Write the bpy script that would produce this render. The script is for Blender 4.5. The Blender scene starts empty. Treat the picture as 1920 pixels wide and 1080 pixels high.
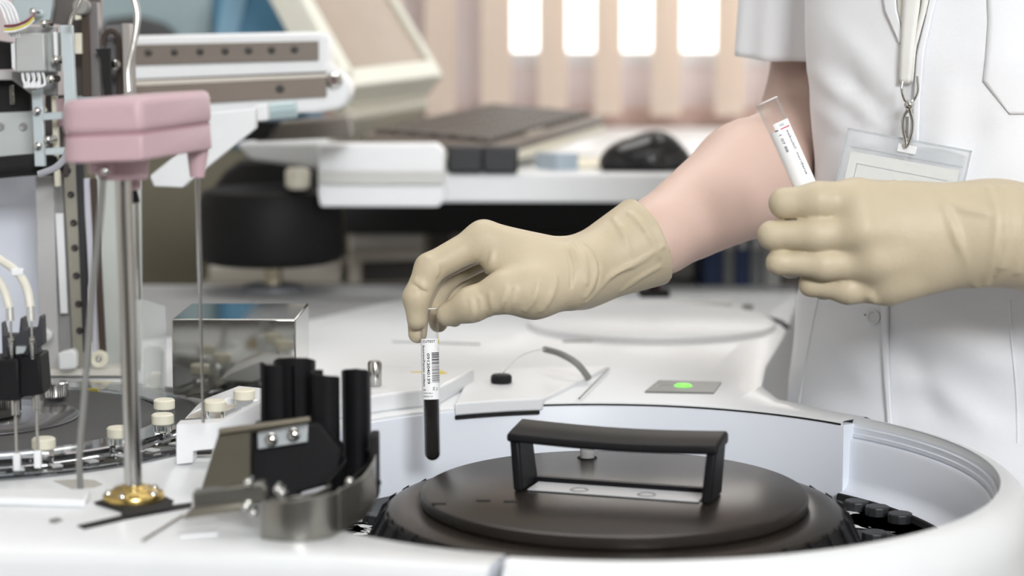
import bpy, bmesh, math, random
import numpy as np
from mathutils import Vector, Matrix
random.seed(7)
S = bpy.context.scene
COL = S.collection
PI = math.pi
# ------------------------------------------------------------------ camera
CAM = Vector((0.0, 0.0, 1.22)); TH = math.radians(6.8); F = 3600.0
FW = Vector((0, math.cos(TH), -math.sin(TH))); UP = Vector((0, math.sin(TH), math.cos(TH))); RT = Vector((1, 0, 0))
def ray(px, py): return FW + RT*((px-960)/F) + UP*((540-py)/F)
def P(px, py, d): return CAM + ray(px, py)*d
def PZ(px, py, z):
    r = ray(px, py); return CAM + r*((z-CAM.z)/r.z)
def PY(px, py, Y):
    r = ray(px, py); return CAM + r*(Y/r.y)
def proj(p):
    v = Vector(p)-CAM; d = v.dot(FW); return (960+F*v.dot(RT)/d, 540-F*v.dot(UP)/d, d)
cd = bpy.data.cameras.new('camera'); cam = bpy.data.objects.new('camera', cd); COL.objects.link(cam)
cam.location = CAM; cam.rotation_euler = (PI/2-TH, 0, 0)
cd.sensor_width = 36; cd.lens = 36*F/1920; cd.clip_start = .02
cd.dof.use_dof = True; cd.dof.focus_distance = 1.40; cd.dof.aperture_fstop = 4.3
S.camera = cam
# ------------------------------------------------------------------ materials
def lin(c):
    c /= 255.0
    return c/12.92 if c <= .04045 else ((c+.055)/1.055)**2.4
MATS = {}
def mat(name, rgb, rough=.45, metal=0.0, var=.04, scale=40, bump=0.0, bscale=200, spec=.5, trans=0.0, ior=1.45, alpha=1.0, sss=0.0, emit=None, coat=0.0, aniso=None):
    if name in MATS: return MATS[name]
    m = bpy.data.materials.new(name); m.use_nodes = True
    nt = m.node_tree; b = nt.nodes['Principled BSDF']
    c = [lin(x) for x in rgb]
    tc = nt.nodes.new('ShaderNodeTexCoord')
    n = nt.nodes.new('ShaderNodeTexNoise'); n.inputs['Scale'].default_value = scale; n.inputs['Detail'].default_value = 3
    nt.links.new(tc.outputs['Object'], n.inputs['Vector'])
    mx = nt.nodes.new('ShaderNodeMix'); mx.data_type = 'RGBA'
    mx.inputs[6].default_value = (*[max(0, x*(1-var)) for x in c], 1); mx.inputs[7].default_value = (*[min(1, x*(1+var)) for x in c], 1)
    nt.links.new(n.outputs['Fac'], mx.inputs[0]); nt.links.new(mx.outputs[2], b.inputs['Base Color'])
    b.inputs['Roughness'].default_value = rough; b.inputs['Metallic'].default_value = metal
    b.inputs['Specular IOR Level'].default_value = spec; b.inputs['IOR'].default_value = ior
    b.inputs['Transmission Weight'].default_value = trans; b.inputs['Alpha'].default_value = alpha
    b.inputs['Coat Weight'].default_value = coat
    if sss:
        b.inputs['Subsurface Weight'].default_value = sss; b.inputs['Subsurface Radius'].default_value = (.012, .005, .003); b.inputs['Subsurface Scale'].default_value = .5
    if bump:
        n2 = nt.nodes.new('ShaderNodeTexNoise'); n2.inputs['Scale'].default_value = bscale; n2.inputs['Detail'].default_value = 4
        nt.links.new(tc.outputs['Object'], n2.inputs['Vector'])
        if aniso:
            mp = nt.nodes.new('ShaderNodeMapping'); mp.inputs['Scale'].default_value = aniso
            nt.links.new(tc.outputs['Object'], mp.inputs['Vector']); nt.links.new(mp.outputs['Vector'], n2.inputs['Vector'])
        bp = nt.nodes.new('ShaderNodeBump'); bp.inputs['Strength'].default_value = bump; bp.inputs['Distance'].default_value = .002
        nt.links.new(n2.outputs['Fac'], bp.inputs['Height']); nt.links.new(bp.outputs['Normal'], b.inputs['Normal'])
    if emit:
        b.inputs['Emission Color'].default_value = (*[lin(x) for x in emit[0]], 1); b.inputs['Emission Strength'].default_value = emit[1]
    MATS[name] = m; return m
def glass(name, rgb=(250, 252, 252), rough=.02, ior=1.45):
    m = mat(name, rgb, rough, 0, .01, trans=1.0, ior=ior); return m
def thin_clear(name, rgb, alpha, rough=.1):
    """clear sheet: see-through with gloss at grazing angles and a slight milky body"""
    if name in MATS: return MATS[name]
    m = bpy.data.materials.new(name); m.use_nodes = True; nt = m.node_tree; nt.nodes.clear()
    o = nt.nodes.new('ShaderNodeOutputMaterial'); t = nt.nodes.new('ShaderNodeBsdfTransparent'); g = nt.nodes.new('ShaderNodeBsdfGlossy'); d = nt.nodes.new('ShaderNodeBsdfDiffuse')
    c = [lin(x) for x in rgb]; d.inputs['Color'].default_value = (*c, 1); t.inputs['Color'].default_value = (.97, .97, .97, 1); g.inputs['Roughness'].default_value = rough
    n = nt.nodes.new('ShaderNodeTexNoise'); n.inputs['Scale'].default_value = 3; n.inputs['Detail'].default_value = 0; mr = nt.nodes.new('ShaderNodeMapRange'); mr.inputs['To Min'].default_value = alpha*.96; mr.inputs['To Max'].default_value = alpha*1.04
    nt.links.new(n.outputs['Fac'], mr.inputs['Value'])
    m1 = nt.nodes.new('ShaderNodeMixShader'); nt.links.new(mr.outputs[0], m1.inputs[0]); nt.links.new(t.outputs[0], m1.inputs[1]); nt.links.new(d.outputs[0], m1.inputs[2])
    lw = nt.nodes.new('ShaderNodeLayerWeight'); lw.inputs['Blend'].default_value = .5; pw = nt.nodes.new('ShaderNodeMath'); pw.operation = 'POWER'; pw.inputs[1].default_value = 2.6; nt.links.new(lw.outputs['Facing'], pw.inputs[0])
    f = nt.nodes.new('ShaderNodeMapRange'); f.inputs['To Min'].default_value = .005; f.inputs['To Max'].default_value = .6; nt.links.new(pw.outputs[0], f.inputs['Value'])
    m2 = nt.nodes.new('ShaderNodeMixShader'); nt.links.new(f.outputs[0], m2.inputs[0]); nt.links.new(m1.outputs[0], m2.inputs[1]); nt.links.new(g.outputs[0], m2.inputs[2]); nt.links.new(m2.outputs[0], o.inputs[0])
    MATS[name] = m; return m
# ------------------------------------------------------------------ mesh building
def frame(d):
    d = Vector(d).normalized()
    a = Vector((0, 0, 1)) if abs(d.z) < .9 else Vector((1, 0, 0))
    x = d.cross(a).normalized(); y = d.cross(x).normalized()
    return x, y, d
class MB:
    def __init__(s): s.bm = bmesh.new()
    def quadgrid(s, rows, closed_u=False, closed_v=False):
        vs = [[s.bm.verts.new(p) for p in r] for r in rows]
        n = len(vs); m = len(vs[0])
        for i in range(n if closed_v else n-1):
            for j in range(m if closed_u else m-1):
                a, b, c, d = vs[i][j], vs[i][(j+1) % m], vs[(i+1) % n][(j+1) % m], vs[(i+1) % n][j]
                try: s.bm.faces.new((a, b, c, d))
                except ValueError: pass
        return vs
    def cap(s, ring, flip=False):
        try: s.bm.faces.new(ring[::-1] if flip else ring)
        except ValueError: pass
    def box(s, c, size, rz=0, mtx=None):
        hx, hy, hz = [q/2 for q in size]
        M = mtx if mtx is not None else Matrix.Rotation(rz, 3, 'Z')
        c = Vector(c); v = []
        for dx, dy, dz in ((-1,-1,-1),(1,-1,-1),(1,1,-1),(-1,1,-1),(-1,-1,1),(1,-1,1),(1,1,1),(-1,1,1)):
            v.append(s.bm.verts.new(c + M @ Vector((dx*hx, dy*hy, dz*hz))))
        for f in ((0,3,2,1),(4,5,6,7),(0,1,5,4),(1,2,6,5),(2,3,7,6),(3,0,4,7)): s.bm.faces.new([v[i] for i in f])
        return s
    def cyl(s, a, b, r1, r2=None, n=24, caps=True, rot=0):
        if r2 is None: r2 = r1
        a, b = Vector(a), Vector(b); x, y, d = frame(b-a)
        ra = [s.bm.verts.new(a + (x*math.cos(t)+y*math.sin(t))*r1) for t in [2*PI*i/n+rot for i in range(n)]]
        rb = [s.bm.verts.new(b + (x*math.cos(t)+y*math.sin(t))*r2) for t in [2*PI*i/n+rot for i in range(n)]]
        for i in range(n): s.bm.faces.new((ra[i], ra[(i+1) % n], rb[(i+1) % n], rb[i]))
        if caps: s.cap(ra, True); s.cap(rb)
        return s
    def tube(s, pts, r, n=12, caps=True):
        pts = [Vector(p) for p in pts]; rr = r if isinstance(r, (list, tuple)) else [r]*len(pts)
        t0 = (pts[1]-pts[0]).normalized(); x, y, _ = frame(t0); rows = []
        for i, p in enumerate(pts):
            t = (pts[min(i+1, len(pts)-1)]-pts[max(i-1, 0)]).normalized()
            x = (x - t*x.dot(t)).normalized(); y = t.cross(x)
            rows.append([p + (x*math.cos(a)+y*math.sin(a))*rr[i] for a in [2*PI*k/n for k in range(n)]])
        vs = s.quadgrid(rows, closed_u=True)
        if caps: s.cap(vs[0], True); s.cap(vs[-1])
        return s
    def lathe(s, prof, c=(0, 0, 0), a0=0, a1=2*PI, n=64, axis=None, close_prof=False, endcaps=True):
        """prof: list of (r,z)."""
        c = Vector(c); full = abs(a1-a0) > 2*PI-1e-6
        X, Y, Z = (Vector((1,0,0)), Vector((0,1,0)), Vector((0,0,1))) if axis is None else frame(axis)
        k = n if full else n+1; cols = []
        for i in range(k):
            t = a0+(a1-a0)*i/n
            cols.append([c + (X*math.cos(t)+Y*math.sin(t))*r + Z*z for r, z in prof])
        vs = s.quadgrid(cols, closed_u=close_prof, closed_v=full)
        if not full and endcaps and len(prof) > 2: s.cap(vs[0]); s.cap(vs[-1], True)
        return s
    def prism(s, poly, vec):
        """poly: list of 3d points (planar), extruded along vec"""
        vec = Vector(vec); a = [s.bm.verts.new(Vector(p)) for p in poly]; b = [s.bm.verts.new(Vector(p)+vec) for p in poly]
        n = len(a); s.cap(a, True); s.cap(b)
        for i in range(n): s.bm.faces.new((a[i], a[(i+1) % n], b[(i+1) % n], b[i]))
        return s
    def plate(s, poly2, z0, z1): return s.prism([(x, y, z0) for x, y in poly2], (0, 0, z1-z0))
    def wallstrip(s, pts2, z0, z1, t):
        """vertical sheet following a 2d polyline with thickness t; z1 may be a list"""
        n = len(pts2); p = [Vector((a, b)) for a, b in pts2]
        z1 = z1 if isinstance(z1, (list, tuple)) else [z1]*n
        z0 = z0 if isinstance(z0, (list, tuple)) else [z0]*n
        rows = []
        for i in range(n):
            d = (p[min(i+1, n-1)]-p[max(i-1, 0)]).normalized(); nn = Vector((-d.y, d.x))*t/2
            q, w = p[i]+nn, p[i]-nn
            rows.append([(q.x, q.y, z0[i]), (q.x, q.y, z1[i]), (w.x, w.y, z1[i]), (w.x, w.y, z0[i])])
        vs = s.quadgrid(rows, closed_u=True); s.cap(vs[0], True); s.cap(vs[-1])
        return s
    def sphere(s, c, r, n=16, scale=(1, 1, 1)):
        M = Matrix.Translation(Vector(c)) @ Matrix.Diagonal((scale[0]*r, scale[1]*r, scale[2]*r, 1))
        bmesh.ops.create_uvsphere(s.bm, u_segments=n, v_segments=max(6, n//2), radius=1, matrix=M); return s
    def build(s, name, m, parent=None, bevel=0, seg=2, smooth=40, sub=0, label=None):
        bmesh.ops.recalc_face_normals(s.bm, faces=s.bm.faces)
        me = bpy.data.meshes.new(name); s.bm.to_mesh(me); s.bm.free()
        return link_mesh(name, me, m, parent, bevel, seg, smooth, sub, label)
def link_mesh(name, me, m, parent=None, bevel=0, seg=2, smooth=40, sub=0, label=None):
    o = bpy.data.objects.new(name, me); COL.objects.link(o)
    me.materials.append(m)
    if smooth:
        me.polygons.foreach_set('use_smooth', [True]*len(me.polygons))
        if smooth < 180: me.set_sharp_from_angle(angle=math.radians(smooth))
    if bevel:
        b = o.modifiers.new('bevel', 'BEVEL'); b.width = bevel; b.segments = seg; b.limit_method = 'ANGLE'; b.angle_limit = math.radians(35)
        b.harden_normals = False
    if sub:
        q = o.modifiers.new('subd', 'SUBSURF'); q.levels = sub; q.render_levels = sub
    if parent is not None:
        o.parent = parent; o.matrix_parent_inverse = parent_inv(parent)
    if label: o['label'] = label
    return o
WORLD = {}
def world_of(o):
    M = Matrix.LocRotScale(o.location, o.rotation_euler, o.scale)
    if o.parent is not None: M = world_of(o.parent) @ o.matrix_parent_inverse @ M
    return M
def parent_inv(p): return world_of(p).inverted()
def thing(name, label, cat, loc=(0, 0, 0), group=None, rz=0):
    o = bpy.data.objects.new(name, None); COL.objects.link(o); o.empty_display_size = .02
    o.location = loc; o.rotation_euler = (0, 0, rz)
    o['label'] = label; o['category'] = cat
    if group: o['group'] = group
    return o
def tag(o, label, cat, group=None):
    o['label'] = label; o['category'] = cat
    if group: o['group'] = group
    return o
def struct(o): o['kind'] = 'structure'; return o
def dup(o, parent=None):
    c = o.copy(); COL.objects.link(c)
    if parent is not None: c.parent = parent; c.matrix_parent_inverse = o.matrix_parent_inverse.copy()
    for ch in [q for q in bpy.data.objects if q.parent == o]: dup(ch, c)
    return c
def spline(pts, n=8):
    pts = [Vector(p) for p in pts]; out = []
    q = [pts[0]*2-pts[1]] + pts + [pts[-1]*2-pts[-2]]
    for i in range(1, len(q)-2):
        for k in range(n):
            t = k/n; a, b, c, d = q[i-1], q[i], q[i+1], q[i+2]
            out.append(.5*((2*b)+(c-a)*t+(2*a-5*b+4*c-d)*t*t+(3*b-a-3*c+d)*t**3))
    out.append(pts[-1]); return out
def text_tris(body, size, font=None, ext=0.0):
    """flat text as (verts2d, faces), centred"""
    cu = bpy.data.curves.new('txt', 'FONT'); cu.body = body; cu.size = size; cu.align_x = 'CENTER'; cu.align_y = 'CENTER'; cu.resolution_u = 3; cu.offset = .018
    o = bpy.data.objects.new('txt', cu); COL.objects.link(o)
    dg = bpy.context.evaluated_depsgraph_get(); dg.update()
    me = bpy.data.meshes.new_from_object(o.evaluated_get(dg))
    v = [(q.co.x, q.co.y) for q in me.vertices]; f = [tuple(p.vertices) for p in me.polygons]
    bpy.data.objects.remove(o); bpy.data.curves.remove(cu); bpy.data.meshes.remove(me)
    return v, f
# ------------------------------------------------------------------ implicit surfaces (organic shapes)
def smin(a, b, k):
    h = np.clip(.5+.5*(b-a)/k, 0, 1); return b*(1-h)+a*h-k*h*(1-h)
def cone_d(p, a, b, ra, rb):
    a = np.array(a, float); b = np.array(b, float); ab = b-a
    t = np.clip(((p-a)@ab)/max(ab@ab, 1e-12), 0, 1)
    return np.linalg.norm(p-a-t[:, None]*ab, axis=1)-(ra+(rb-ra)*t)
def chain_d(p, pts, rs, k):
    d = None
    for i in range(len(pts)-1):
        e = cone_d(p, pts[i], pts[i+1], rs[i], rs[i+1]); d = e if d is None else smin(d, e, k)
    return d
def ell_d(p, c, r, M=None):
    q = p-np.array(c, float)
    if M is not None: q = q@np.array(M)
    r = np.array(r, float); k0 = np.linalg.norm(q/r, axis=1); k1 = np.linalg.norm(q/(r*r), axis=1)
    return k0*(k0-1)/np.maximum(k1, 1e-9)
def sdf_mesh(name, fn, lo, hi, h):
    lo = np.array(lo, float); hi = np.array(hi, float); n = np.ceil((hi-lo)/h).astype(int)+1
    ax = [lo[i]+h*np.arange(n[i]) for i in range(3)]
    V = np.empty(n, np.float32)
    for i in range(0, n[0], 16):
        g = np.stack(np.meshgrid(ax[0][i:i+16], ax[1], ax[2], indexing='ij'), -1); sh = g.shape[:3]
        V[i:i+16] = fn(g.reshape(-1, 3)).reshape(sh)
    ins = V < 0
    acc = np.zeros((n[0]-1, n[1]-1, n[2]-1, 3)); cnt = np.zeros((n[0]-1, n[1]-1, n[2]-1))
    offs = [(0,0,0),(1,0,0),(0,1,0),(1,1,0),(0,0,1),(1,0,1),(0,1,1),(1,1,1)]
    def sl(o): return V[o[0]:n[0]-1+o[0], o[1]:n[1]-1+o[1], o[2]:n[2]-1+o[2]]
    for a in range(8):
        for b in range(a+1, 8):
            oa, ob = np.array(offs[a]), np.array(offs[b])
            if np.abs(oa-ob).sum() != 1: continue
            va, vb = sl(oa), sl(ob); m = (va < 0) != (vb < 0)
            t = np.where(m, va/np.where(m, va-vb, 1), 0)
            acc += np.where(m[..., None], oa+t[..., None]*(ob-oa), 0); cnt += m
    act = cnt > 0; idx = -np.ones(act.shape, np.int64); idx[act] = np.arange(act.sum())
    ijk = np.argwhere(act); verts = lo+h*(ijk+acc[act]/cnt[act][:, None])
    quads = []
    for axn in range(3):
        u, w = [(1, 2), (2, 0), (0, 1)][axn]
        a = [slice(None)]*3; b = [slice(None)]*3
        a[axn] = slice(0, -1); b[axn] = slice(1, None)
        m = ins[tuple(a)] != ins[tuple(b)]
        e = np.argwhere(m); e = e[(e[:, u] > 0) & (e[:, w] > 0) & (e[:, u] < n[u]-1) & (e[:, w] < n[w]-1)]
        s0 = ins[tuple(a)][tuple(e.T)]
        def cid(du, dw):
            q = e.copy(); q[:, u] -= du; q[:, w] -= dw; return idx[tuple(q.T)]
        q = np.stack([cid(1, 1), cid(0, 1), cid(0, 0), cid(1, 0)], 1)
        q[~s0] = q[~s0][:, ::-1]; quads.append(q)
    q = np.concatenate(quads); q = q[(q >= 0).all(1)]
    lab = np.arange(len(verts)); ed = np.concatenate([q[:, [0, 1]], q[:, [1, 2]], q[:, [2, 3]], q[:, [3, 0]]])
    while True:                                   # keep the largest connected piece
        mn = np.minimum(lab[ed[:, 0]], lab[ed[:, 1]]); old = lab.copy()
        np.minimum.at(lab, ed[:, 0], mn); np.minimum.at(lab, ed[:, 1], mn); lab = lab[lab]; lab = lab[lab]
        if (lab == old).all(): break
    big = np.bincount(lab).argmax(); keep = lab == big; q = q[keep[q[:, 0]]]
    re_ = np.cumsum(keep)-1; verts = verts[keep]; q = re_[q]
    me = bpy.data.meshes.new(name)
    me.vertices.add(len(verts)); me.vertices.foreach_set('co', verts.astype(np.float32).ravel())
    me.loops.add(q.size); me.loops.foreach_set('vertex_index', q.ravel().astype(np.int32))
    me.polygons.add(len(q)); me.polygons.foreach_set('loop_start', (np.arange(len(q))*4).astype(np.int32))
    try: me.polygons.foreach_set('loop_total', np.full(len(q), 4, np.int32))
    except Exception: pass
    me.update(calc_edges=True); me.validate()
    return me
def surf_hit(fn, px, py, d0, d1=None):
    """first point of an implicit surface met going out from the eye along a direction"""
    o = np.array(CAM); r = np.array(ray(px, py)); d = d0-.25
    for _ in range(120):
        v = float(fn((o+r*d)[None])[0])
        if v < 1e-4: return o+r*d
        d += max(v*.8, 2e-4)
        if d > d0+.3: return None
    return o+r*d
# ------------------------------------------------------------------ palette
M_white = mat('white_plastic', (226, 228, 230), .34, var=.015, spec=.4)
M_shell = mat('analyzer_shell', (222, 225, 227), .30, var=.012, coat=.1)
M_wall2 = mat('well_plastic', (222, 227, 236), .4, var=.012)
M_black = mat('black_plastic', (22, 22, 24), .45, var=.15, bump=.08, bscale=900, spec=.18)
M_matte = mat('matte_black', (15, 15, 16), .75, var=.15)
M_steel = mat('brushed_steel', (192, 191, 188), .2, 1.0, .05, bump=.05, bscale=120, aniso=(1, 1, 20))
M_chrome = mat('polished_steel', (205, 205, 202), .09, 1.0, .03)
M_alu = mat('anodised_aluminium', (176, 182, 184), .45, .75, .04)
M_greym = mat('grey_metal', (150, 150, 148), .5, .6, .06)
M_dgrey = mat('dark_grey_metal', (72, 70, 68), .5, .5, .08)
M_taupe = mat('taupe_metal', (114, 106, 98), .5, .3, .05)
M_cream = mat('cream_plastic', (222, 218, 200), .45, var=.02)
M_pink = mat('pink_plastic', (192, 164, 171), .38, var=.015, bump=.03, bscale=1500)
M_brass = mat('brass', (204, 178, 112), .24, 1.0, .06)
M_acryl = glass('clear_acrylic', (240, 243, 245), .04, 1.3)
M_rubber = mat('grey_rubber', (128, 128, 124), .5, var=.05)
M_tubew = mat('white_tubing', (226, 228, 230), .4, var=.02)
M_paper = mat('paper', (240, 240, 240), .7, var=.01)
M_ink = mat('ink', (25, 25, 28), .7, var=.05)
# ------------------------------------------------------------------ room
def rbox(name, lo, hi, m, bevel=0):
    b = MB(); b.box([(lo[i]+hi[i])/2 for i in range(3)], [hi[i]-lo[i] for i in range(3)]); return struct(b.build(name, m, bevel=bevel))
M_wallp = mat('wall_paint', (222, 212, 213), .8, var=.02, scale=3, bump=.05, bscale=60)
M_wallw = mat('white_wall_paint', (236, 233, 228), .8, var=.02, scale=3)
M_floor = mat('vinyl_floor', (96, 92, 88), .45, var=.12, scale=12)
rbox('floor', (-2.4, -3.2, -.05), (2.6, 3.9, 0), M_floor)
rbox('ceiling', (-2.4, -3.2, 2.8), (2.6, 3.9, 2.86), mat('ceiling_paint', (244, 243, 240), .85, var=.01))
rbox('wall_left', (-2.46, -3.2, 0), (-2.4, 3.9, 2.8), M_wallw)
rbox('wall_right', (2.6, -3.2, 0), (2.66, 3.9, 2.8), M_wallw)
rbox('wall_front', (-2.4, -3.26, 0), (2.6, -3.2, 2.8), mat('taupe_wall_paint', (128, 124, 118), .8, var=.03, scale=3))
WX0, WX1, WZ0, WZ1 = -.035, 1.9, 1.205, 2.35
b = MB()
b.box(((-2.4+WX0)/2, 3.85, 1.4), (WX0+2.4, .1, 2.8)); b.box(((WX1+2.6)/2, 3.85, 1.4), (2.6-WX1, .1, 2.8))
b.box(((WX0+WX1)/2, 3.85, WZ0/2), (WX1-WX0, .1, WZ0)); b.box(((WX0+WX1)/2, 3.85, (WZ1+2.8)/2), (WX1-WX0, .1, 2.8-WZ1))
struct(b.build('wall_back', M_wallp, smooth=0))
b = MB(); z = .05
for x0, x1, z0, z1 in ((WX0, WX1, WZ0, WZ0+.03), (WX0, WX1, WZ1-.05, WZ1), (WX0, WX0+.03, WZ0, WZ1), (WX1-.05, WX1, WZ0, WZ1), (.92, .98, WZ0, WZ1)):
    b.box(((x0+x1)/2, 3.86, (z0+z1)/2), (x1-x0, .06, z1-z0))
wf = struct(b.build('window_1', M_white, bevel=.004))
b = MB(); b.box(((WX0+WX1)/2, 3.87, (WZ0+WZ1)/2), (WX1-WX0-.04, .006, WZ1-WZ0-.04))
b.build('pane', thin_clear('window_glass', (240, 245, 248), .08, .02), wf)
b = MB(); b.box((.1, 3.775, 1.1), (3.6, .05, .05)); struct(b.build('trim_1', mat('chain_shadow_brown', (186, 160, 150), .6), bevel=.004))  # brown strip colours in the blind chain and shadow at the wall base
# vertical blind: rail and separate slats
vb = thing('vertical_blind', 'cream vertical slat blind hanging in front of the bright window', 'blind', (.3, 3.6, 2.42))
b = MB(); b.box((.3, 3.6, 2.42), (2.6, .04, .05)); b.build('head_rail', M_white, vb)
M_slat = mat('blind_fabric', (238, 226, 214), .8, var=.02, bump=.05, bscale=400, trans=.0)
nt = M_slat.node_tree; bs = nt.nodes['Principled BSDF']; tr = nt.nodes.new('ShaderNodeBsdfTranslucent'); tr.inputs['Color'].default_value = (.84, .74, .65, 1)
mxs = nt.nodes.new('ShaderNodeMixShader'); mxs.inputs[0].default_value = .35
out = [n for n in nt.nodes if n.type == 'OUTPUT_MATERIAL'][0]
nt.links.new(bs.outputs[0], mxs.inputs[1]); nt.links.new(tr.outputs[0], mxs.inputs[2]); nt.links.new(mxs.outputs[0], out.inputs[0])
random.seed(3)
for i, px in enumerate((724, 826, 931, 1036, 1140, 1249, 1368, 1475, 1580, 1690, 1800)):
    q = PY(px, 200, 3.6); a = math.radians(52+random.uniform(-5, 5)); w = .089
    p2 = [(q.x-w/2*math.cos(a)*t, 3.6-w/2*math.sin(a)*t+.006*math.sin(PI*(t+1)/2)) for t in (-1, -.5, 0, .5, 1)]
    b = MB(); b.wallstrip(p2, 1.115, 2.4, .0012); b.build('slat', M_slat, vb)
# ------------------------------------------------------------------ desk at the back
def slab(b, poly, d, thick, cam_d=True):
    """outline given by sight lines at distance d, given a real thickness away from the eye"""
    pts = [P(x, y, d) for x, y in poly]; b.prism(pts, (0, thick, 0)); return b
ZD = 1.088
t = thing('desk', 'long white desk under the window carrying keyboard and mouse', 'desk', (.45, 3.0, 0))
b = MB(); b.box((.53, 2.98, ZD-.017), (1.38, 1.5, .034)); b.build('desk_top', M_white, t, bevel=.004)
b = MB(); b.box((.55, 3.4, .52), (1.3, .03, 1.06)); b.build('back_panel', mat('desk_back', (206, 205, 200), .6), t)
for x in (-.135, 1.19):
    b = MB(); b.box((x, 3.25, ZD/2-.017), (.04, .9, ZD-.034)); b.build('side_panel', mat('desk_side', (120, 116, 110), .6), t)
l, r = P(640, 380, 2.5), P(1215, 380, 2.5)
b = MB(); b.box(((l.x+r.x)/2, 2.78, 1.022), (r.x-l.x, .5, .064)); b.build('under_desk_shade', mat('dark_panel', (28, 27, 28), .6), t, bevel=.003)  # black box standing in for the shaded space under the desk
b = MB(); b.box(((l.x+r.x)/2+.09, 2.86, .975), (r.x-l.x-.28, .3, .03)); b.build('under_desk_bar', mat('dark_panel_2', (70, 69, 68), .6), t, bevel=.003)
# end plate of the pull out tray, nearest the eye
t = thing('keyboard_tray', 'white keyboard tray end with rounded corners and grey groove, in front of the desk', 'tray', P(716, 330, 2.14))
def rrect(x0, y0, x1, y1, r, n=5):
    out = []
    for cx, cy, a in ((x1-r, y0+r, -90), (x1-r, y1-r, 0), (x0+r, y1-r, 90), (x0+r, y0+r, 180)):
        for k in range(n+1):
            q = math.radians(a+90*k/n); out.append((cx+r*math.cos(q), cy+r*math.sin(q)))
    return out
b = MB(); slab(b, [(600, 388), (596, 366), (596, 276), (604, 270), (818, 270), (833, 284), (833, 376), (822, 388), (612, 388)], 2.14, .05); b.build('tray_body', M_white, t, bevel=.003)
b = MB(); slab(b, [(600, 345), (600, 322), (832, 322), (832, 345)], 2.132, .006); b.build('groove', mat('step_grey', (190, 191, 188), .5), t)  # grey step across the tray end
b = MB(); slab(b, [(440, 268), (600, 266), (600, 318), (470, 300)], 2.2, .12); b.build('tray_arm', mat('pale_grey', (205, 208, 210), .5), t, bevel=.004)
# keyboard
kb = thing('keyboard', 'dark computer keyboard in taupe and black lying on the desk beside the mouse', 'keyboard', PZ(935, 305, 1.1))
A = PY(845, 308, 2.26); A.z = ZD+.004
u = Vector((.40, .28, .0)); Bn = Vector((-.12, .14, .0))     # long side and short side
u = Vector((.145, .45, .022)); w = Vector((-.17, .045, .012))
O = PY(938, 312, 2.27); O.z = ZD+.006
b = MB(); b.prism([O, O+u, O+u+w, O+w], (0, 0, .012)); b.build('lower_shell', M_cream, kb, bevel=.003)
b = MB(); up = Vector((0, 0, .012)); b.prism([O+up+u*.0, O+up+u*.99, O+up+u*.99+w*.98, O+up+w*.98], (0, 0, .012)); b.build('upper_shell', mat('keyboard_taupe', (112, 102, 94), .5), kb, bevel=.003)
un = u.normalized(); wn = w.normalized(); rows = 6; cols = 16
M_key = mat('key_cap', (92, 85, 79), .5, var=.08)
for j in range(rows):
    for i in range(cols):
        c = O+u*((i+.9)/(cols+.8))+w*(.16+.70*j/(rows-1))+Vector((0, 0, .0275))
        b = MB(); R = Matrix((un, wn, un.cross(wn))).transposed(); b.box(c, (.0205, .021, .007), mtx=R); b.build('key', M_key, kb, smooth=0)
b = MB(); b.box(O+u*.34+w*.04+Vector((0, 0, .026)), (.075, .006, .004), mtx=R); b.build('badge_strip', mat('keyboard_strip', (176, 166, 152), .5), kb)
for k in (0, 1):
    q = P(872+k*66, 291, 2.22); b = MB(); b.box((q.x, q.y+.012, ZD+.0165), (.042, .03, .031)); b.build('wrist_foot', mat('keyboard_shadow_side', (44, 45, 48), .5), kb, bevel=.004)  # blocks at the near end, coloured dark as the keyboard's shadow side
# mouse and pad
q = PY(1205, 330, 2.3)
m = thing('computer_mouse', 'glossy black computer mouse on the desk behind the bare forearm', 'mouse', (q.x, q.y, ZD))
def mouse_fn(p):
    c = np.array((q.x+.004, q.y, ZD+.006)); d = ell_d(p, c, (.057, .034, .036)); d = np.maximum(d, (ZD+.006)-p[:, 2]); d2 = ell_d(p, c+np.array((.012, 0, .004)), (.034, .03, .038)); d2 = np.maximum(d2, ZD+.004-p[:, 2]); return smin(d, d2, .01)
link_mesh('mouse_shell', sdf_mesh('mouse_shell', mouse_fn, (q.x-.07, q.y-.045, ZD-.005), (q.x+.07, q.y+.045, ZD+.055), .003), mat('gloss_black', (22, 22, 25), .22, coat=.4), m, smooth=60)
b = MB(); b.cyl((q.x+.012, q.y-.032, ZD+.036), (q.x+.012, q.y-.022, ZD+.041), .006); b.build('scroll_wheel', M_dgrey, m)
b = MB(); b.box((q.x, q.y, ZD+.004), (.10, .058, .008)); b.build('mouse_base', M_matte, m, bevel=.003)
b = MB(); c1 = PY(1090, 318, 2.36); b.box((c1.x+.03, 2.42, ZD+.002), (.11, .2, .004), rz=.15); o = b.build('mouse_pad', mat('pad_cream', (232, 226, 205), .6)); tag(o, 'cream mouse pad lying between keyboard and mouse', 'mouse pad')
b = MB(); c1 = PY(1045, 330, 2.3); b.box((c1.x, 2.32, ZD+.01), (.03, .05, .02), rz=.5); o = b.build('glass_block', mat('pale_blue', (176, 190, 202), .3)); tag(o, 'small pale blue block on the desk edge beside the mouse pad', 'block')
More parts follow.
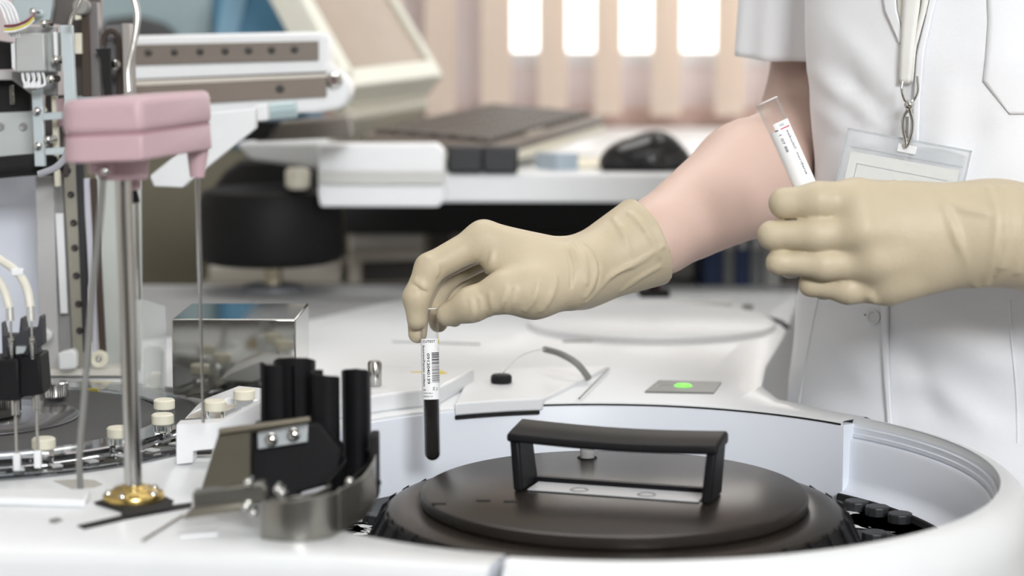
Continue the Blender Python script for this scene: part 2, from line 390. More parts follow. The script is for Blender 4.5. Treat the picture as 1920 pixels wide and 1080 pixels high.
# monitor: leaning touch screen
mo = thing('monitor', 'cream framed touch screen monitor leaning back beside the window', 'monitor', P(720, 240, 2.55))
B0, B1 = P(668, 152, 2.42), P(822, 134, 2.60)
U = (B1-B0).normalized(); W = (B1-B0).length
V0 = P(746, 8, 2.68)-B1; V = (V0-U*V0.dot(U)*.0).normalized()
N = U.cross(V).normalized(); V2 = V
def para(b, o, u0, u1, v0, v1, n0, n1):
    pts = [o+U*x+V2*y+N*n0 for x, y in ((u0, v0), (u1, v0), (u1, v1), (u0, v1))]; b.prism(pts, N*(n1-n0))
H = .30; W2 = W+.03
b = MB(); para(b, B0, -.02, W, -.012, .022, -.045, .004); para(b, B0, -.02, W, H-.02, H, -.045, .004); para(b, B0, -.022, .002, .0, H, -.045, .004); para(b, B0, W-.006, W+.002, -.012, H, -.045, .004)
b.build('bezel', mat('monitor_cream', (222, 222, 210), .45), mo, bevel=.004)
b = MB(); para(b, B0, -.01, W-.01, .0, H-.01, -.03, -.004)
b.build('screen', mat('screen_film', (158, 142, 126), .25, var=.12, scale=14, spec=.6), mo)
b = MB(); para(b, B0, 0, W-.01, -.035, 0, -.09, -.03); b.build('rear_housing', mat('beige_grey', (196, 192, 178), .5), mo, bevel=.008)
b = MB(); c0 = P(735, 225, 2.62); b.cyl((c0.x, c0.y, ZD), (c0.x-.01, c0.y, ZD+.075), .055, .035); b.build('neck', mat('beige_stand', (190, 178, 164), .5), mo)
b = MB(); b.lathe([(0, 0), (.12, 0), (.12, .008), (.09, .016), (0, .016)], (c0.x-.01, c0.y, ZD)); b.build('stand_base', mat('beige_stand'  , (190, 178, 164), .5), mo)
# blue bin and teal partition seen over the gantry beam
b = MB(); slab(b, [(395, -40), (575, -40), (575, 283), (395, 283)], 2.78, .28); o = b.build('storage_bin', mat('blue_plastic', (74, 124, 154), .5, var=.04), bevel=.02); 
o2 = MB(); slab(o2, [(425, -40), (470, -40), (440, 90), (400, 90)], 2.772, .008); o2.build('side_flap', mat('blue_plastic_light', (112, 150, 172), .5), o)
tag(o, 'plain blue storage box behind the gantry beam at the top', 'box')
b = MB(); slab(b, [(120, -80), (395, -80), (395, 270), (120, 270)], 2.95, .05); o = b.build('partition_panel', mat('teal_grey', (142, 160, 164), .6)); tag(o, 'grey teal partition panel behind the blue box', 'partition')
b = MB(); slab(b, [(190, 36), (250, 28), (300, 42), (325, 62), (325, 95), (190, 95)], 2.9, .05); b.build('cable_cover', mat('dark_cable', (62, 64, 64), .6), o, bevel=.008)
# binders and low shelf seen below the bare forearm
M_b = [mat('binder_blue', (66, 84, 126), .5), mat('binder_grey', (150, 156, 158), .5), mat('binder_white', (206, 208, 204), .5), mat('binder_taupe', (112, 104, 98), .5)]
t = thing('low_shelf', 'white low shelf carrying a row of binders behind the analyzer', 'shelf', (.46, 2.72, 0))
b = MB(); b.box((.46, 2.72, .885), (.56, .22, .03)); b.build('shelf_board', M_white, t, bevel=.003)
for x in (.2, .72): b = MB(); b.box((x, 2.72, .435), (.03, .2, .87)); b.build('shelf_leg', M_white, t)
for i, (x0, x1, k, lab) in enumerate(((1318, 1352, 0, 'blue binder at the left end of the shelf row'), (1354, 1376, 1, 'grey binder between the two blue binders'), (1378, 1402, 0, 'blue binder between two grey binders'), (1404, 1430, 1, 'grey binder right of the second blue binder'), (1432, 1462, 2, 'white binder beside the brown binder'), (1464, 1500, 3, 'brown binder at the right end of the shelf row'))):
    b = MB(); a, c = PY(x0, 500, 2.65), PY(x1, 500, 2.65)
    b.box(((a.x+c.x)/2, 2.72, .9+.075), (c.x-a.x, .16, .15)); o = b.build('binder', M_b[k], bevel=.002)
    sb = MB(); sb.box(((a.x+c.x)/2, 2.639, .9+.09), ((c.x-a.x)*.6, .002, .06)); sb.build('spine_label', M_paper, o)
    tag(o, lab, 'binder', 'binders on the low shelf')
# ------------------------------------------------------------------ analyzer body
ZR = .95; CX, CY = .065, 1.262; RI = .241; RO = .276; ZF = .893
an = thing('analyzer', 'large white laboratory analyzer with a round reagent well at its right', 'analyzer', (CX, CY, 0))
outline = [(-.0116, .997), (-.10, 1.018), (-.2, 1.03), (-.75, 1.045), (-.75, 2.30), (.345, 2.30), (.325, 2.16), (.268, 1.87), (.226, 1.68), (.210, 1.58), (.216, 1.52), (CX+RO*math.cos(math.radians(46)), CY+RO*math.sin(math.radians(46))), (CX+RO*math.cos(math.radians(43)), CY+RO*math.sin(math.radians(43))), (CX+RO*math.cos(math.radians(40)), CY+RO*math.sin(math.radians(40)))]
A0, A1 = math.radians(40.6), math.radians(253.5)
def deck_radius(t):
    d = Vector((math.cos(t), math.sin(t))); best = None
    for i in range(len(outline)-1):
        a = Vector(outline[i])-Vector((CX, CY)); e = Vector(outline[i+1])-Vector(outline[i])
        den = d.x*(-e.y)+e.x*d.y
        if abs(den) < 1e-9: continue
        s = (a.x*(-e.y)+e.x*a.y)/den; q = (d.x*a.y-d.y*a.x)/den
        if s > 0 and -1e-6 <= q <= 1+1e-6 and (best is None or s < best): best = s
    return best or RO
angs = sorted(set([A0+(A1-A0)*i/220 for i in range(221)]+[t for t in [(math.atan2(y-CY, x-CX)) % (2*PI) for x, y in outline[1:-1]] if A0 < t < A1]))
rows = []
for t in angs:
    R = deck_radius(t); c, s = math.cos(t), math.sin(t); e = .007
    pr = [(RI, ZR-.02), (RI, ZR-.0015), (RI+.0015, ZR), (R-e, ZR), (R-e*.3, ZR-e*.3), (R, ZR-e), (R, ZR-.25)]
    rows.append([(CX+c*r, CY+s*r, z) for r, z in pr])
b = MB(); vs = b.quadgrid(rows); b.build('deck', M_shell, an, smooth=50)
# ring housing round the well: front and right
prof = [(RI+.011, ZR-.012), (RI+.011, ZR-.004), (RI+.0135, ZR+.001)]
for k in range(0, 9):
    q = PI/2*k/8; prof.append((RO-.022+.022*math.sin(q), ZR+.002-.028*(1-math.cos(q))))
prof += [(RO+.002, ZR-.12), (RO, ZR-.25)]
b = MB(); b.lathe(prof, (CX, CY, 0), math.radians(-105.2), A0, 160, endcaps=False); b.build('ring_housing', M_shell, an, smooth=60)
b = MB(); b.lathe([(RI+.004, ZR-.02), (RO-.004, ZR-.02), (RO-.004, ZR-.3), (RI+.004, ZR-.3)], (CX, CY, 0), math.radians(-106.5), math.radians(-105.2), 4, close_prof=True); b.build('seam', M_matte, an)
# well wall: tall cover panel (left and back), recessed trough wall (right)
AS = math.radians(40)
b = MB(); b.lathe([(RI-.0005, ZR-.0025), (RI-.0015, ZR-.004), (RI-.0015, ZF-.006), (RI+.0108, ZF-.006), (RI+.0108, ZR-.0025)], (CX, CY, 0), AS, math.radians(255), 160, close_prof=True)
b.build('well_cover_panel', M_wall2, an, smooth=60)
pr = [(RI+.011, ZR-.003), (RI+.011, ZR-.005), (RI+.0098, ZR-.0052), (RI+.0098, ZR-.0095), (RI+.0088, ZR-.0098), (RI+.0088, ZR-.0125), (RI+.0100, ZR-.0128), (RI+.0100, ZR-.0136), (RI+.0075, ZR-.0138), (RI+.0062, ZR-.016), (RI+.0055, ZF+.014)]
for k in range(1, 7):
    q = PI/2*k/6; pr.append((RI+.0055-.009*(1-math.cos(q)), ZF+.014-.010*math.sin(q)))
pr += [(RI-.0055, ZF+.0035), (RI-.0055, ZF-.002)]
b = MB(); b.lathe(pr, (CX, CY, 0), math.radians(-105), AS, 140, endcaps=False); b.build('well_trough', M_wall2, an, smooth=40)
b = MB(); b.lathe([(RI-.0058, ZF+.0036), (RI-.0075, ZF+.003), (RI-.0085, ZF-.0012)], (CX, CY, 0), math.radians(-105), AS, 100); b.build('trough_edge', M_matte, an)
# front panel under the deck, seam at the ring
b = MB(); b.plate([(-.75, 1.055), (-.2, 1.04), (-.1, 1.027), (-.02, 1.007), (-.02, 1.05), (-.75, 1.09)], .45, ZR-.2); b.build('front_panel', M_white, an)
b = MB(); b.plate([(-.74, 1.08), (.0, 1.05), (.12, 1.10), (.16, 1.25), (.12, 1.5), (.14, 2.28), (-.74, 2.28)], 0.0, ZR-.19); b.build('base_cabinet', mat('cabinet_white', (222, 224, 226), .5), an)
# access cover with dark slot, seam line, raised ledge
Z1 = ZR+.0012
def zpoly(pts, z): return [tuple(PZ(x, y, z))[:2] for x, y in pts]
def arcpts(a0, a1, r, n=14): return [(CX+r*math.cos(math.radians(a0+(a1-a0)*k/n)), CY+r*math.sin(math.radians(a0+(a1-a0)*k/n))) for k in range(n+1)]
ac = arcpts(117.5, 100, RI-.004)
bl = zpoly([(1142, 694), (1000, 697), (886, 700)], ZR)
b = MB(); b.plate(ac+bl, ZR-.006, ZR+.004); b.build('access_cover', M_white, an, bevel=.0015)
b = MB(); b.lathe([(RI-.0046, ZR-.0062), (RI-.0022, ZR-.0062), (RI-.0022, ZR-.0085), (RI-.0046, ZR-.0085)], (CX, CY, 0), math.radians(100.5), math.radians(117.3), 30, close_prof=True); b.build('cover_slot', M_matte, an)
b = MB(); b.lathe([(RI-.0018, ZR-.0014), (RI-.0018, ZR-.0028)], (CX, CY, 0), math.radians(40.6), math.radians(100.5), 60); b.build('rim_gap', M_matte, an)
s0, s1 = PZ(1086, 752, Z1), PZ(1142, 695, Z1)
b = MB(); b.tube([s0+Vector((0, 0, .002)), s1+Vector((0, 0, .002))], .0007, 6); b.build('seam', M_greym, an)
b = MB(); b.plate(arcpts(146, 119, RI+.014)+zpoly([(890, 722), (740, 716), (600, 735)], ZR), ZR, ZR+.014); b.build('ledge', M_white, an, bevel=.002)
# grey recessed strip at the back of the deck and round cover
b = MB(); b.plate(zpoly([(556, 606), (775, 556), (1000, 541), (1000, 538), (260, 538), (60, 600), (60, 640), (250, 640)], ZR), ZR, ZR+.001); b.build('grey_mat', mat('grey_mat', (150, 151, 152), .6), an, smooth=0)
cc = PZ(1220, 612, ZR)
b = MB(); b.lathe([(0, .010), (.118, .010), (.125, .006), (.127, 0)], (cc.x, cc.y, ZR), n=72); b.build('round_cover', M_white, an, smooth=30)
b = MB(); b.lathe([(.134, .0006), (.1375, .0035), (.141, .0006)], (cc.x, cc.y, ZR), math.radians(-8), math.radians(48), 30); b.build('cover_groove', M_matte, an)
b = MB(); b.box((PZ(1180, 582, ZR).x, PZ(1180, 582, ZR).y, ZR+.006), (.22, .012, .010)); b.build('hinge_bar', mat('hinge_grey', (205, 206, 206), .5), an, bevel=.002)
b = MB(); q = PZ(1402, 585, ZR); b.cyl((q.x, q.y, ZR), (q.x, q.y, ZR+.008), .006); b.build('hinge_knob', M_greym, an)
for x0, y0, x1, y1 in ((1300, 560, 1390, 563), (1055, 640, 1230, 638), (735, 640, 900, 645)):
    b = MB(); p0, p1 = PZ(x0, y0, ZR+.001), PZ(x1, y1, ZR+.001); b.tube([p0, p1], .0012, 6); b.build('panel_seam', mat('seam_grey', (196, 197, 197), .6), an)
# status plate with green lamp
pl = zpoly([(1235, 716), (1352, 719), (1338, 739), (1209, 737)], ZR)
b = MB(); b.plate(pl, ZR, ZR+.0016); sp = b.build('status_plate', mat('plate_grey', (120, 122, 120), .35, .3, .25, 30), an)
q = PZ(1281, 727, ZR); b = MB(); b.lathe([(0, .0032), (.006, .003), (.0078, .0016)], (q.x, q.y, ZR), n=24)
b.build('lamp', mat('green_lamp', (120, 232, 84), .4, emit=((120, 235, 80), .8)), sp)
pts = [PZ(x, y, ZR+.0018) for x, y in ((1228, 728), (1236, 722), (1248, 720), (1262, 721))]
b = MB(); b.tube(pts, .0006, 5); b.build('plate_arc', mat('plate_print', (190, 192, 190), .5), sp)
# rubber plug with thin line and grey hose
t = thing('rubber_plug', 'round black rubber plug with a thin clear line on the white access cover', 'plug', PZ(940, 716, ZR+.004))
q = PZ(940, 718, ZR+.004); b = MB(); b.lathe([(0, .007), (.0075, .007), (.0088, .0055), (.0088, .001), (.008, 0), (0, 0)], (q.x, q.y, ZR+.004), n=28); b.build('plug_body', M_matte, t)
e0 = PY(1022, 655, 1.62)
pts = spline([Vector((q.x, q.y, ZR+.011)), P(950, 692, 1.57), P(972, 670, 1.58), P(1000, 658, 1.6), P(1022, 655, 1.62)], 6); b = MB(); b.tube(pts, .0005, 6); b.build('thin_line', mat('nylon', (215, 216, 214), .3), t)
e1 = PZ(1104, 709, ZR+.004)
b = MB(); b.tube(spline([e0, P(1052, 664, 1.61), P(1082, 682, 1.60), e1+Vector((0, 0, .0))], 8), .0028, 12); o = b.build('hose', M_rubber); tag(o, 'short curved grey hose rising from the access cover edge', 'hose')
# small steel post and red-black stand behind
q = PZ(703, 724, ZR+.014)
b = MB(); b.lathe([(0, .0205), (.0045, .0205), (.0056, .019), (.0056, .001), (.005, 0), (0, 0)], (q.x, q.y, ZR+.0138), n=24); o = b.build('steel_post', M_steel); tag(o, 'small upright steel post on the white ledge behind the well', 'post')
q = PZ(1226, 572, ZR+.0); t = thing('sensor_stand', 'small black stand with a dark red post on the deck below the forearm', 'stand', (q.x, q.y, ZR))
b = MB(); b.box((q.x, q.y, ZR+.0135), (.034, .03, .007)); b.build('stand_foot', M_matte, t, bevel=.002)
b = MB(); b.box((q.x-.003, q.y, ZR+.052), (.009, .012, .07)); b.build('stand_post', M_matte, t, bevel=.002)
b = MB(); b.box((q.x+.0045, q.y, ZR+.052), (.006, .012, .07)); b.build('stand_stripe', mat('dark_red', (86, 40, 44), .5), t, bevel=.002)
b = MB(); q = PZ(706, 768, ZR)
for dx in (-.004, .003): b.sphere((q.x+dx, q.y, ZR+.0005), .0022, 10, (1, 1, .5))
t0 = b.build('deck_screw', M_chrome, an)
# ------------------------------------------------------------------ reagent tray under the lid
rt = thing('reagent_tray', 'black reagent carousel with white numbers at the bottom of the well', 'carousel', (CX, CY, ZF))
b = MB(); b.lathe([(.06, ZF-.03), (.06, ZF-.003), (RI-.0095, ZF-.003), (RI-.0095, ZF-.03)], (CX, CY, 0), n=96); b.build('tray_disc', mat('tray_black', (38, 39, 41), .5, var=.2), rt)
def flat_text(body, size, c, ang, z, name, parent, m):
    v, f = text_tris(body, size); b = MB(); ca, sa = math.cos(ang), math.sin(ang)
    vv = [b.bm.verts.new((c[0]+x*ca-y*sa, c[1]+x*sa+y*ca, z)) for x, y in v]
    for q in f:
        try: b.bm.faces.new([vv[i] for i in q])
        except ValueError: pass
    return b.build(name, m, parent, smooth=0)
M_num = mat('number_paint', (225, 228, 228), .6)
M_cap = mat('reagent_cap', (44, 45, 47), .45, var=.1)
for (x, y), lab in (((1606, 938), 'black capped reagent bottle right of the lid, farthest back in the row'), ((1645, 948), 'black capped reagent bottle right of the lid, second from the back'), ((1688, 961), 'black capped reagent bottle right of the lid, third from the back'), ((1640, 996), 'black capped reagent bottle right of the lid, half hidden by the front rim'),
                   ((712, 963), 'black capped reagent bottle left of the lid, beside the steel band')):
    q = PZ(x, y, ZF+.0045); t_ = math.atan2(q.y-CY, q.x-CX); c = (q.x, q.y)
    b = MB(); b.lathe([(0, .0045), (.0082, .0045), (.0090, .0036), (.0090, -.0028), (0, -.0028)], (c[0], c[1], ZF), n=10); b.box((c[0]+.008*math.cos(t_), c[1]+.008*math.sin(t_), ZF+.0003), (.008, .009, .006), rz=t_)
    o = b.build('reagent_bottle', M_cap, bevel=.0010, smooth=30); tag(o, lab, 'bottle', 'reagent bottles in the carousel')
for (x, y), body in (((1622, 964), '72'), ((1634, 974), '53'), ((1657, 975), '73'), ((1664, 984), '52'), ((1684, 986), '54'), ((704, 981), '60'), ((676, 993), '62'), ((647, 1006), '63'), ((618, 1016), '64')):
    q = PZ(x, y, ZF-.0022); t_ = math.atan2(q.y-CY, q.x-CX); flat_text(body, .0085, (q.x, q.y), t_-PI/2, ZF-.0022, 'number', rt, M_num)
# ------------------------------------------------------------------ lid
LX, LY = .068, 1.258
ld = thing('carousel_lid', 'round black lid with a square handle covering the reagent carousel', 'lid', (LX, LY, ZF))
M_lid = mat('lid_plastic', (40, 36, 32), .25, var=.14, scale=60, bump=.05, bscale=900, spec=.32)
ZP = .935
b = MB(); b.lathe([(0, ZP), (.1265, ZP), (.1285, ZP-.001), (.129, ZP-.003), (.1285, ZP-.008), (.126, ZP-.010), (.129, ZP-.0088), (.145, ZP-.0098), (.1505, ZP-.0112), (.1515, ZP-.0135), (.150, ZP-.016)], (LX, LY, 0), n=128); b.build('lid_plate', M_lid, ld, smooth=28)
b = MB(); b.lathe([(.1505, ZP-.014), (.1535, ZP-.0138), (.1555, ZP-.018), (.166, ZF+.004), (.167, ZF-.002)], (LX, LY, 0), n=128); sk = b.build('skirt', M_black, ld, smooth=40)
for i in range(40):
    a = 2*PI*(i+.5)/40; c, s = math.cos(a), math.sin(a)
    b = MB(); p = [(LX+c*.1515, LY+s*.1515, ZP-.0105), (LX+c*.1560, LY+s*.1560, ZP-.0135), (LX+c*.1695, LY+s*.1695, ZF-.0015), (LX+c*.165, LY+s*.165, ZF-.0015)]
    b.prism([Vector(q)-Vector((-s, c, 0))*.0014 for q in p], (-s*.0028, c*.0028, 0)); b.build('rib', M_black, sk, bevel=.0005)
# handle
hx = math.radians(-18); hu = Vector((math.cos(hx), math.sin(hx), 0)); hv = Vector((-math.sin(hx), math.cos(hx), 0)); hz = Vector((0, 0, 1))
h0 = PZ(962, 921, ZP); HL = (PZ(1334, 946, ZP)-h0).length; HD = .036; HH = .0405
def hp(u, v, z): return h0+hu*u+hv*v+hz*z
hd = MB(); LW = .0068
for u0, u1, a0, a1 in ((0, LW, -.004, LW-.004), (HL-LW, HL, HL-LW+.003, HL+.003)):
    rows = [[hp(u0, 0, -.0), hp(u1, 0, 0), hp(u1, HD, 0), hp(u0, HD, 0)], [hp(a0, .003, HH-.004), hp(a1, .003, HH-.004), hp(a1, HD-.003, HH-.004), hp(a0, HD-.003, HH-.004)]]
    vs = hd.quadgrid(rows, closed_u=True); hd.cap(vs[0], True); hd.cap(vs[1])
sec = lambda u, dz: [hp(u, .000, HH-.0075+dz), hp(u, .0008, HH-.002+dz), hp(u, .012, HH+dz), hp(u, HD-.004, HH+.0025+dz), hp(u, HD, HH+.001+dz), hp(u, HD, HH-.0065+dz)]
rows = [sec(-.005+(HL+.009)*k/12, -.0022*math.sin(PI*k/12)) for k in range(13)]
vs = hd.quadgrid(rows, closed_u=True); hd.cap(vs[0], True); hd.cap(vs[-1])
ho = hd.build('handle', M_black, ld, bevel=.002, seg=3)
b = MB(); rows = [[hp(LW*.6, HD-.006, 0), hp(HL-LW*.6, HD-.006, 0), hp(HL-LW*.6, HD-.001, 0), hp(LW*.6, HD-.001, 0)], [hp(LW*.6, HD-.006, .004), hp(HL-LW*.6, HD-.006, .004), hp(HL-LW*.6, HD-.001, .004), hp(LW*.6, HD-.001, .004)]]
vs = b.quadgrid(rows, closed_u=True); b.cap(vs[0], True); b.cap(vs[1]); b.build('handle_sill', M_black, ho)
q = PZ(1101, 858, ZP); b = MB(); b.lathe([(0, .008), (.0042, .008), (.0052, .007), (.0052, 0)], (q.x, q.y, ZP), n=20); b.build('pin', mat('pin_grey', (165, 166, 166), .4), ld)
b = MB(); b.lathe([(.0054, .0003), (.0068, .0006), (.0074, .0)], (q.x, q.y, ZP), n=20); b.build('pin_seat', M_matte, ld)
for x, y in ((823, 945), (906, 939), (958, 941)):
    q = PZ(x, y, ZP); b = MB(); b.box((q.x, q.y, ZP+.0001), (.0095, .0024, .0012)); b.build('slot', M_matte, ld, bevel=.0005)
# pale patch painting the ceiling's reflection with two round dimples under the handle
lp = [hp(u, v, .0006) for u, v in ((LW+.002, .004), (HL-LW-.002, .004), (HL-LW-.002, HD-.007), (LW+.002, HD-.007))]
b = MB(); b.prism(lp, (0, 0, .0005)); lb = b.build('ceiling_reflection', mat('reflection_silver', (205, 207, 210), .35), ld, smooth=0)
for u in (.042, .088):
    q = hp(u, .013, .0011); b = MB(); b.lathe([(.0045, 0), (.0055, .0006), (.0065, 0)], tuple(q), n=24); b.build('dimple', mat('dimple_grey', (150, 150, 152), .4), lb)
# ------------------------------------------------------------------ pink probe arm
pa = thing('probe_arm', 'pink covered probe arm on a steel column with brass foot, front left', 'probe arm', (-.2315, 1.149, ZR))
bx, by = PZ(251, 940, ZR)[:2]
ct = P(231, 330, 1.152); cb = Vector((bx, by, ZR+.008))
b = MB(); b.cyl(cb, ct+(ct-cb).normalized()*.004, .0054, .0050, 40); b.build('column', M_steel, pa, smooth=60)
b = MB(); b.lathe([(0, .0105), (.0075, .0105), (.0085, .0092), (.0125, .0085), (.014, .0065), (.0182, .0055), (.0188, .004), (.0188, .0012), (0, .0012)], (bx, by, ZR), n=64); fl = b.build('brass_flange', M_brass, pa, bevel=.0004)
for a in (200, 255, 330, 45, 120):
    t_ = math.radians(a); c = (bx+.0155*math.cos(t_), by+.0155*math.sin(t_), ZR+.0058)
    b = MB(); b.lathe([(0, .0022), (.0014, .0022), (.0022, .0014), (.0024, 0)], c, n=16); b.build('flange_screw', M_chrome, fl)
b = MB(); b.plate(zpoly([(176, 946), (205, 938), (300, 930), (326, 943), (318, 958), (232, 973), (228, 962)], ZR), ZR+.0009, ZR+.0016); b.build('foot_plate', M_matte, pa)
b = MB(); b.plate(zpoly([(145, 987), (228, 968), (228, 962), (330, 948), (360, 944), (358, 952), (240, 974), (158, 993)], ZR), ZR, ZR+.0008); b.build('deck_slit', M_matte, an, smooth=0)
# head: two shells extruded from a plan outline
def plan(off=0):
    pts = [(-.2465+.0145*math.cos(math.radians(a)), 1.1225+.0145*math.sin(math.radians(a))) for a in (150, 175, 200, 225, 250, 272)]+[(-.2120, 1.103), (-.1850, 1.187), (-.1885, 1.196), (-.2230, 1.200), (-.2500, 1.165)]
    return pts
TILT = lambda x, y, z: (x, y, z+(x+.213)*.05+(y-1.12)*.018)
def shell(name, z0, z1, grow, m, par, bev, seg=4):
    pts = plan(); cx = sum(p[0] for p in pts)/len(pts); cy = sum(p[1] for p in pts)/len(pts); n = len(pts)
    b = MB(); lo = []; hi = []
    for x, y in pts:
        v = Vector((x-cx, y-cy)); q = v*(1+grow/v.length)
        lo.append(TILT(cx+q.x, cy+q.y, z0)); hi.append(TILT(cx+q.x*.985, cy+q.y*.985, z1))
    A = [b.bm.verts.new(p) for p in lo]; B = [b.bm.verts.new(p) for p in hi]
    b.cap(A, True); b.cap(B)
    for i in range(n): b.bm.faces.new((A[i], A[(i+1) % n], B[(i+1) % n], B[i]))
    return b.build(name, m, par, bevel=bev, seg=seg, smooth=50)
hd_top = shell('upper_shell', 1.1779, 1.1985, .0006, M_pink, pa, .0055)
hd_low = shell('lower_shell', 1.1622, 1.1780, 0, M_pink, pa, .0018, 3)
b = MB(); pts = plan(); shell('shell_gap', 1.1772, 1.1785, -.0006, mat('pink_shadow', (170, 130, 140), .5), hd_low, 0)
# underside: hub round the column, rounded end lobe, right boss
b = MB(); b.cyl((ct.x, ct.y, ct.z-.002), (ct.x, ct.y, 1.17), .0150, .0165, 32); b.build('hub', M_pink, pa, bevel=.0015)
q = P(172, 300, 1.125); b = MB(); b.cyl((q.x, q.y+.006, q.z), (q.x, q.y+.006, 1.166), .0085, .0098, 28); b.build('end_lobe', M_pink, pa, bevel=.002)
q2 = P(186, 322, 1.128); b = MB(); b.cyl((q2.x, q2.y+.012, q2.z-.002), (q2.x, q2.y+.012, 1.16), .0085, .009, 28); b.build('lower_lobe', M_pink, pa, bevel=.0015)
q = P(254, 356, 1.165); b = MB(); b.cyl(tuple(q), (q.x, q.y, 1.155), .0034, .0036, 20); b.build('peg', M_pink, pa, bevel=.0006)
nx = P(370, 333, 1.19)
b = MB(); b.cyl(tuple(nx), (nx.x+.0005, nx.y, 1.1655), .0044, .0070, 28); b.build('needle_boss', M_pink, pa, bevel=.0005)
n1 = P(381, 792, 1.25)
b = MB(); b.tube([nx+Vector((0, 0, .002)), nx.lerp(n1, .45), nx.lerp(n1, .46), n1], [.0016, .0015, .0011, .0010], 16); b.build('needle', M_steel, pa)
b = MB(); q = P(197, 320, 1.118); b.sphere(q, .0026, 14); b.build('cover_screw', M_chrome, pa)
b = MB(); b.tube(spline([P(193, 333, 1.128), P(188, 400, 1.135), P(172, 560, 1.15), P(160, 720, 1.17), P(149, 850, 1.19), PZ(151, 914, ZR+.0028)], 8), .0021, 12); b.build('drain_rod', M_greym, pa)
b = MB(); b.tube([P(247, 345, 1.19), P(256, 380, 1.19)], .0024, 12); b.build('black_sleeve', M_matte, pa)
b = MB(); b.tube([P(256, 380, 1.19), P(258, 480, 1.195), P(260, 560, 1.21)], .0016, 10); b.build('rear_rod', M_steel, pa)
b = MB(); b.tube(spline([P(241, 172, 1.2), P(240, 130, 1.2), P(250, 85, 1.2), P(257, 40, 1.2), P(254, 10, 1.2), P(243, -20, 1.2)], 8), .0021, 12); b.build('top_tube', M_steel, pa)
# deck details at the front left
b = MB(); b.plate(zpoly([(100, 902), (150, 899), (178, 901), (193, 909), (176, 915), (138, 918)], ZR), ZR, ZR+.0004); b.build('deck_recess', mat('recess_grey', (170, 168, 162), .5), an, smooth=0)
b = MB(); b.plate(zpoly([(-40, 931), (160, 931), (170, 935), (160, 953), (-40, 947)], ZR), ZR, ZR+.005); o = b.build('deck_flap', M_white, an, bevel=.0012)
b = MB(); b.plate(zpoly([(92, 975), (108, 971), (118, 976), (104, 982), (94, 981)], ZR), ZR, ZR+.0005); b.build('deck_catch', M_greym, an, smooth=0)
b = MB(); b.tube([PZ(268, 1013, ZR+.0012), PZ(342, 966, ZR+.0012)], .0010, 8); o = b.build('steel_pin', M_steel); tag(o, 'thin steel pin lying on the white deck right of the brass foot', 'pin')
b = MB(); b.plate(zpoly([(335, 998), (410, 990), (408, 1004), (336, 1010)], ZR), ZR, ZR+.0016); b.build('deck_tab', M_white, an, bevel=.0004)
# ------------------------------------------------------------------ tube guide: black curved fins on a steel carrier
tg = thing('tube_guide', 'black tube guide with tall curved fins on a steel carrier left of the well', 'tube guide', PZ(560, 930, ZR))
def pY(px, Y): d = Y; return ((px-960)/F*Y*1.0, Y)
def gfin(name, pts, ytop, ybot, th=.0022, ytops=None, par=tg, m=M_black):
    """pts: (px, Y) along the sheet; tops given as sight line heights"""
    p2, zt, zb = [], [], []
    for i, (px, Y) in enumerate(pts):
        t = (ytops[i] if ytops else ytop); w_ = PY(px, t, Y); v = PY(px, ybot, Y)
        p2.append((w_.x, w_.y)); zt.append(w_.z); zb.append(max(ZR+.001, v.z))
    q2 = [Vector((a, c_, 0)) for a, c_ in p2]; s2 = spline(q2, 5)
    ii = np.linspace(0, len(p2)-1, len(s2)); zt = list(np.interp(ii, range(len(p2)), zt)); zb = list(np.interp(ii, range(len(p2)), zb))
    b = MB(); b.wallstrip([(v.x, v.y) for v in s2], zb, zt, th); return b.build(name, m, par, bevel=.0006, smooth=45)
gfin('fin', [(490, 1.168), (500, 1.176), (525, 1.180), (548, 1.178), (556, 1.170)], 684, 905, ytops=[679, 684, 686, 685, 684])
gfin('fin', [(515, 1.192), (523, 1.183), (545, 1.178), (575, 1.180), (588, 1.190), (586, 1.198)], 672, 905, ytops=[676, 671, 670, 671, 675, 678])
gfin('fin', [(584, 1.170), (590, 1.163), (610, 1.160), (628, 1.163), (634, 1.172)], 700, 905, ytops=[697, 700, 704, 705, 706])
gfin('fin', [(643, 1.19), (650, 1.180), (668, 1.176), (686, 1.180), (692, 1.192)], 692, 905, ytops=[694, 692, 691, 693, 697])
b = MB(); q = PY(597, 700, 1.175); b.cyl((q.x, q.y, ZR+.02), (q.x, q.y, q.z+.002), .003, n=16); b.build('fin_post', M_black, tg)
# channel walls curving down and forward
gfin('channel_wall', [(636, 1.165), (646, 1.155), (640, 1.143), (624, 1.132), (612, 1.12)], 850, 990, ytops=[846, 858, 872, 890, 905], m=M_black)
gfin('channel_wall', [(678, 1.18), (694, 1.172), (690, 1.155), (668, 1.138), (655, 1.125)], 842, 995, ytops=[838, 848, 868, 888, 905], m=M_black)
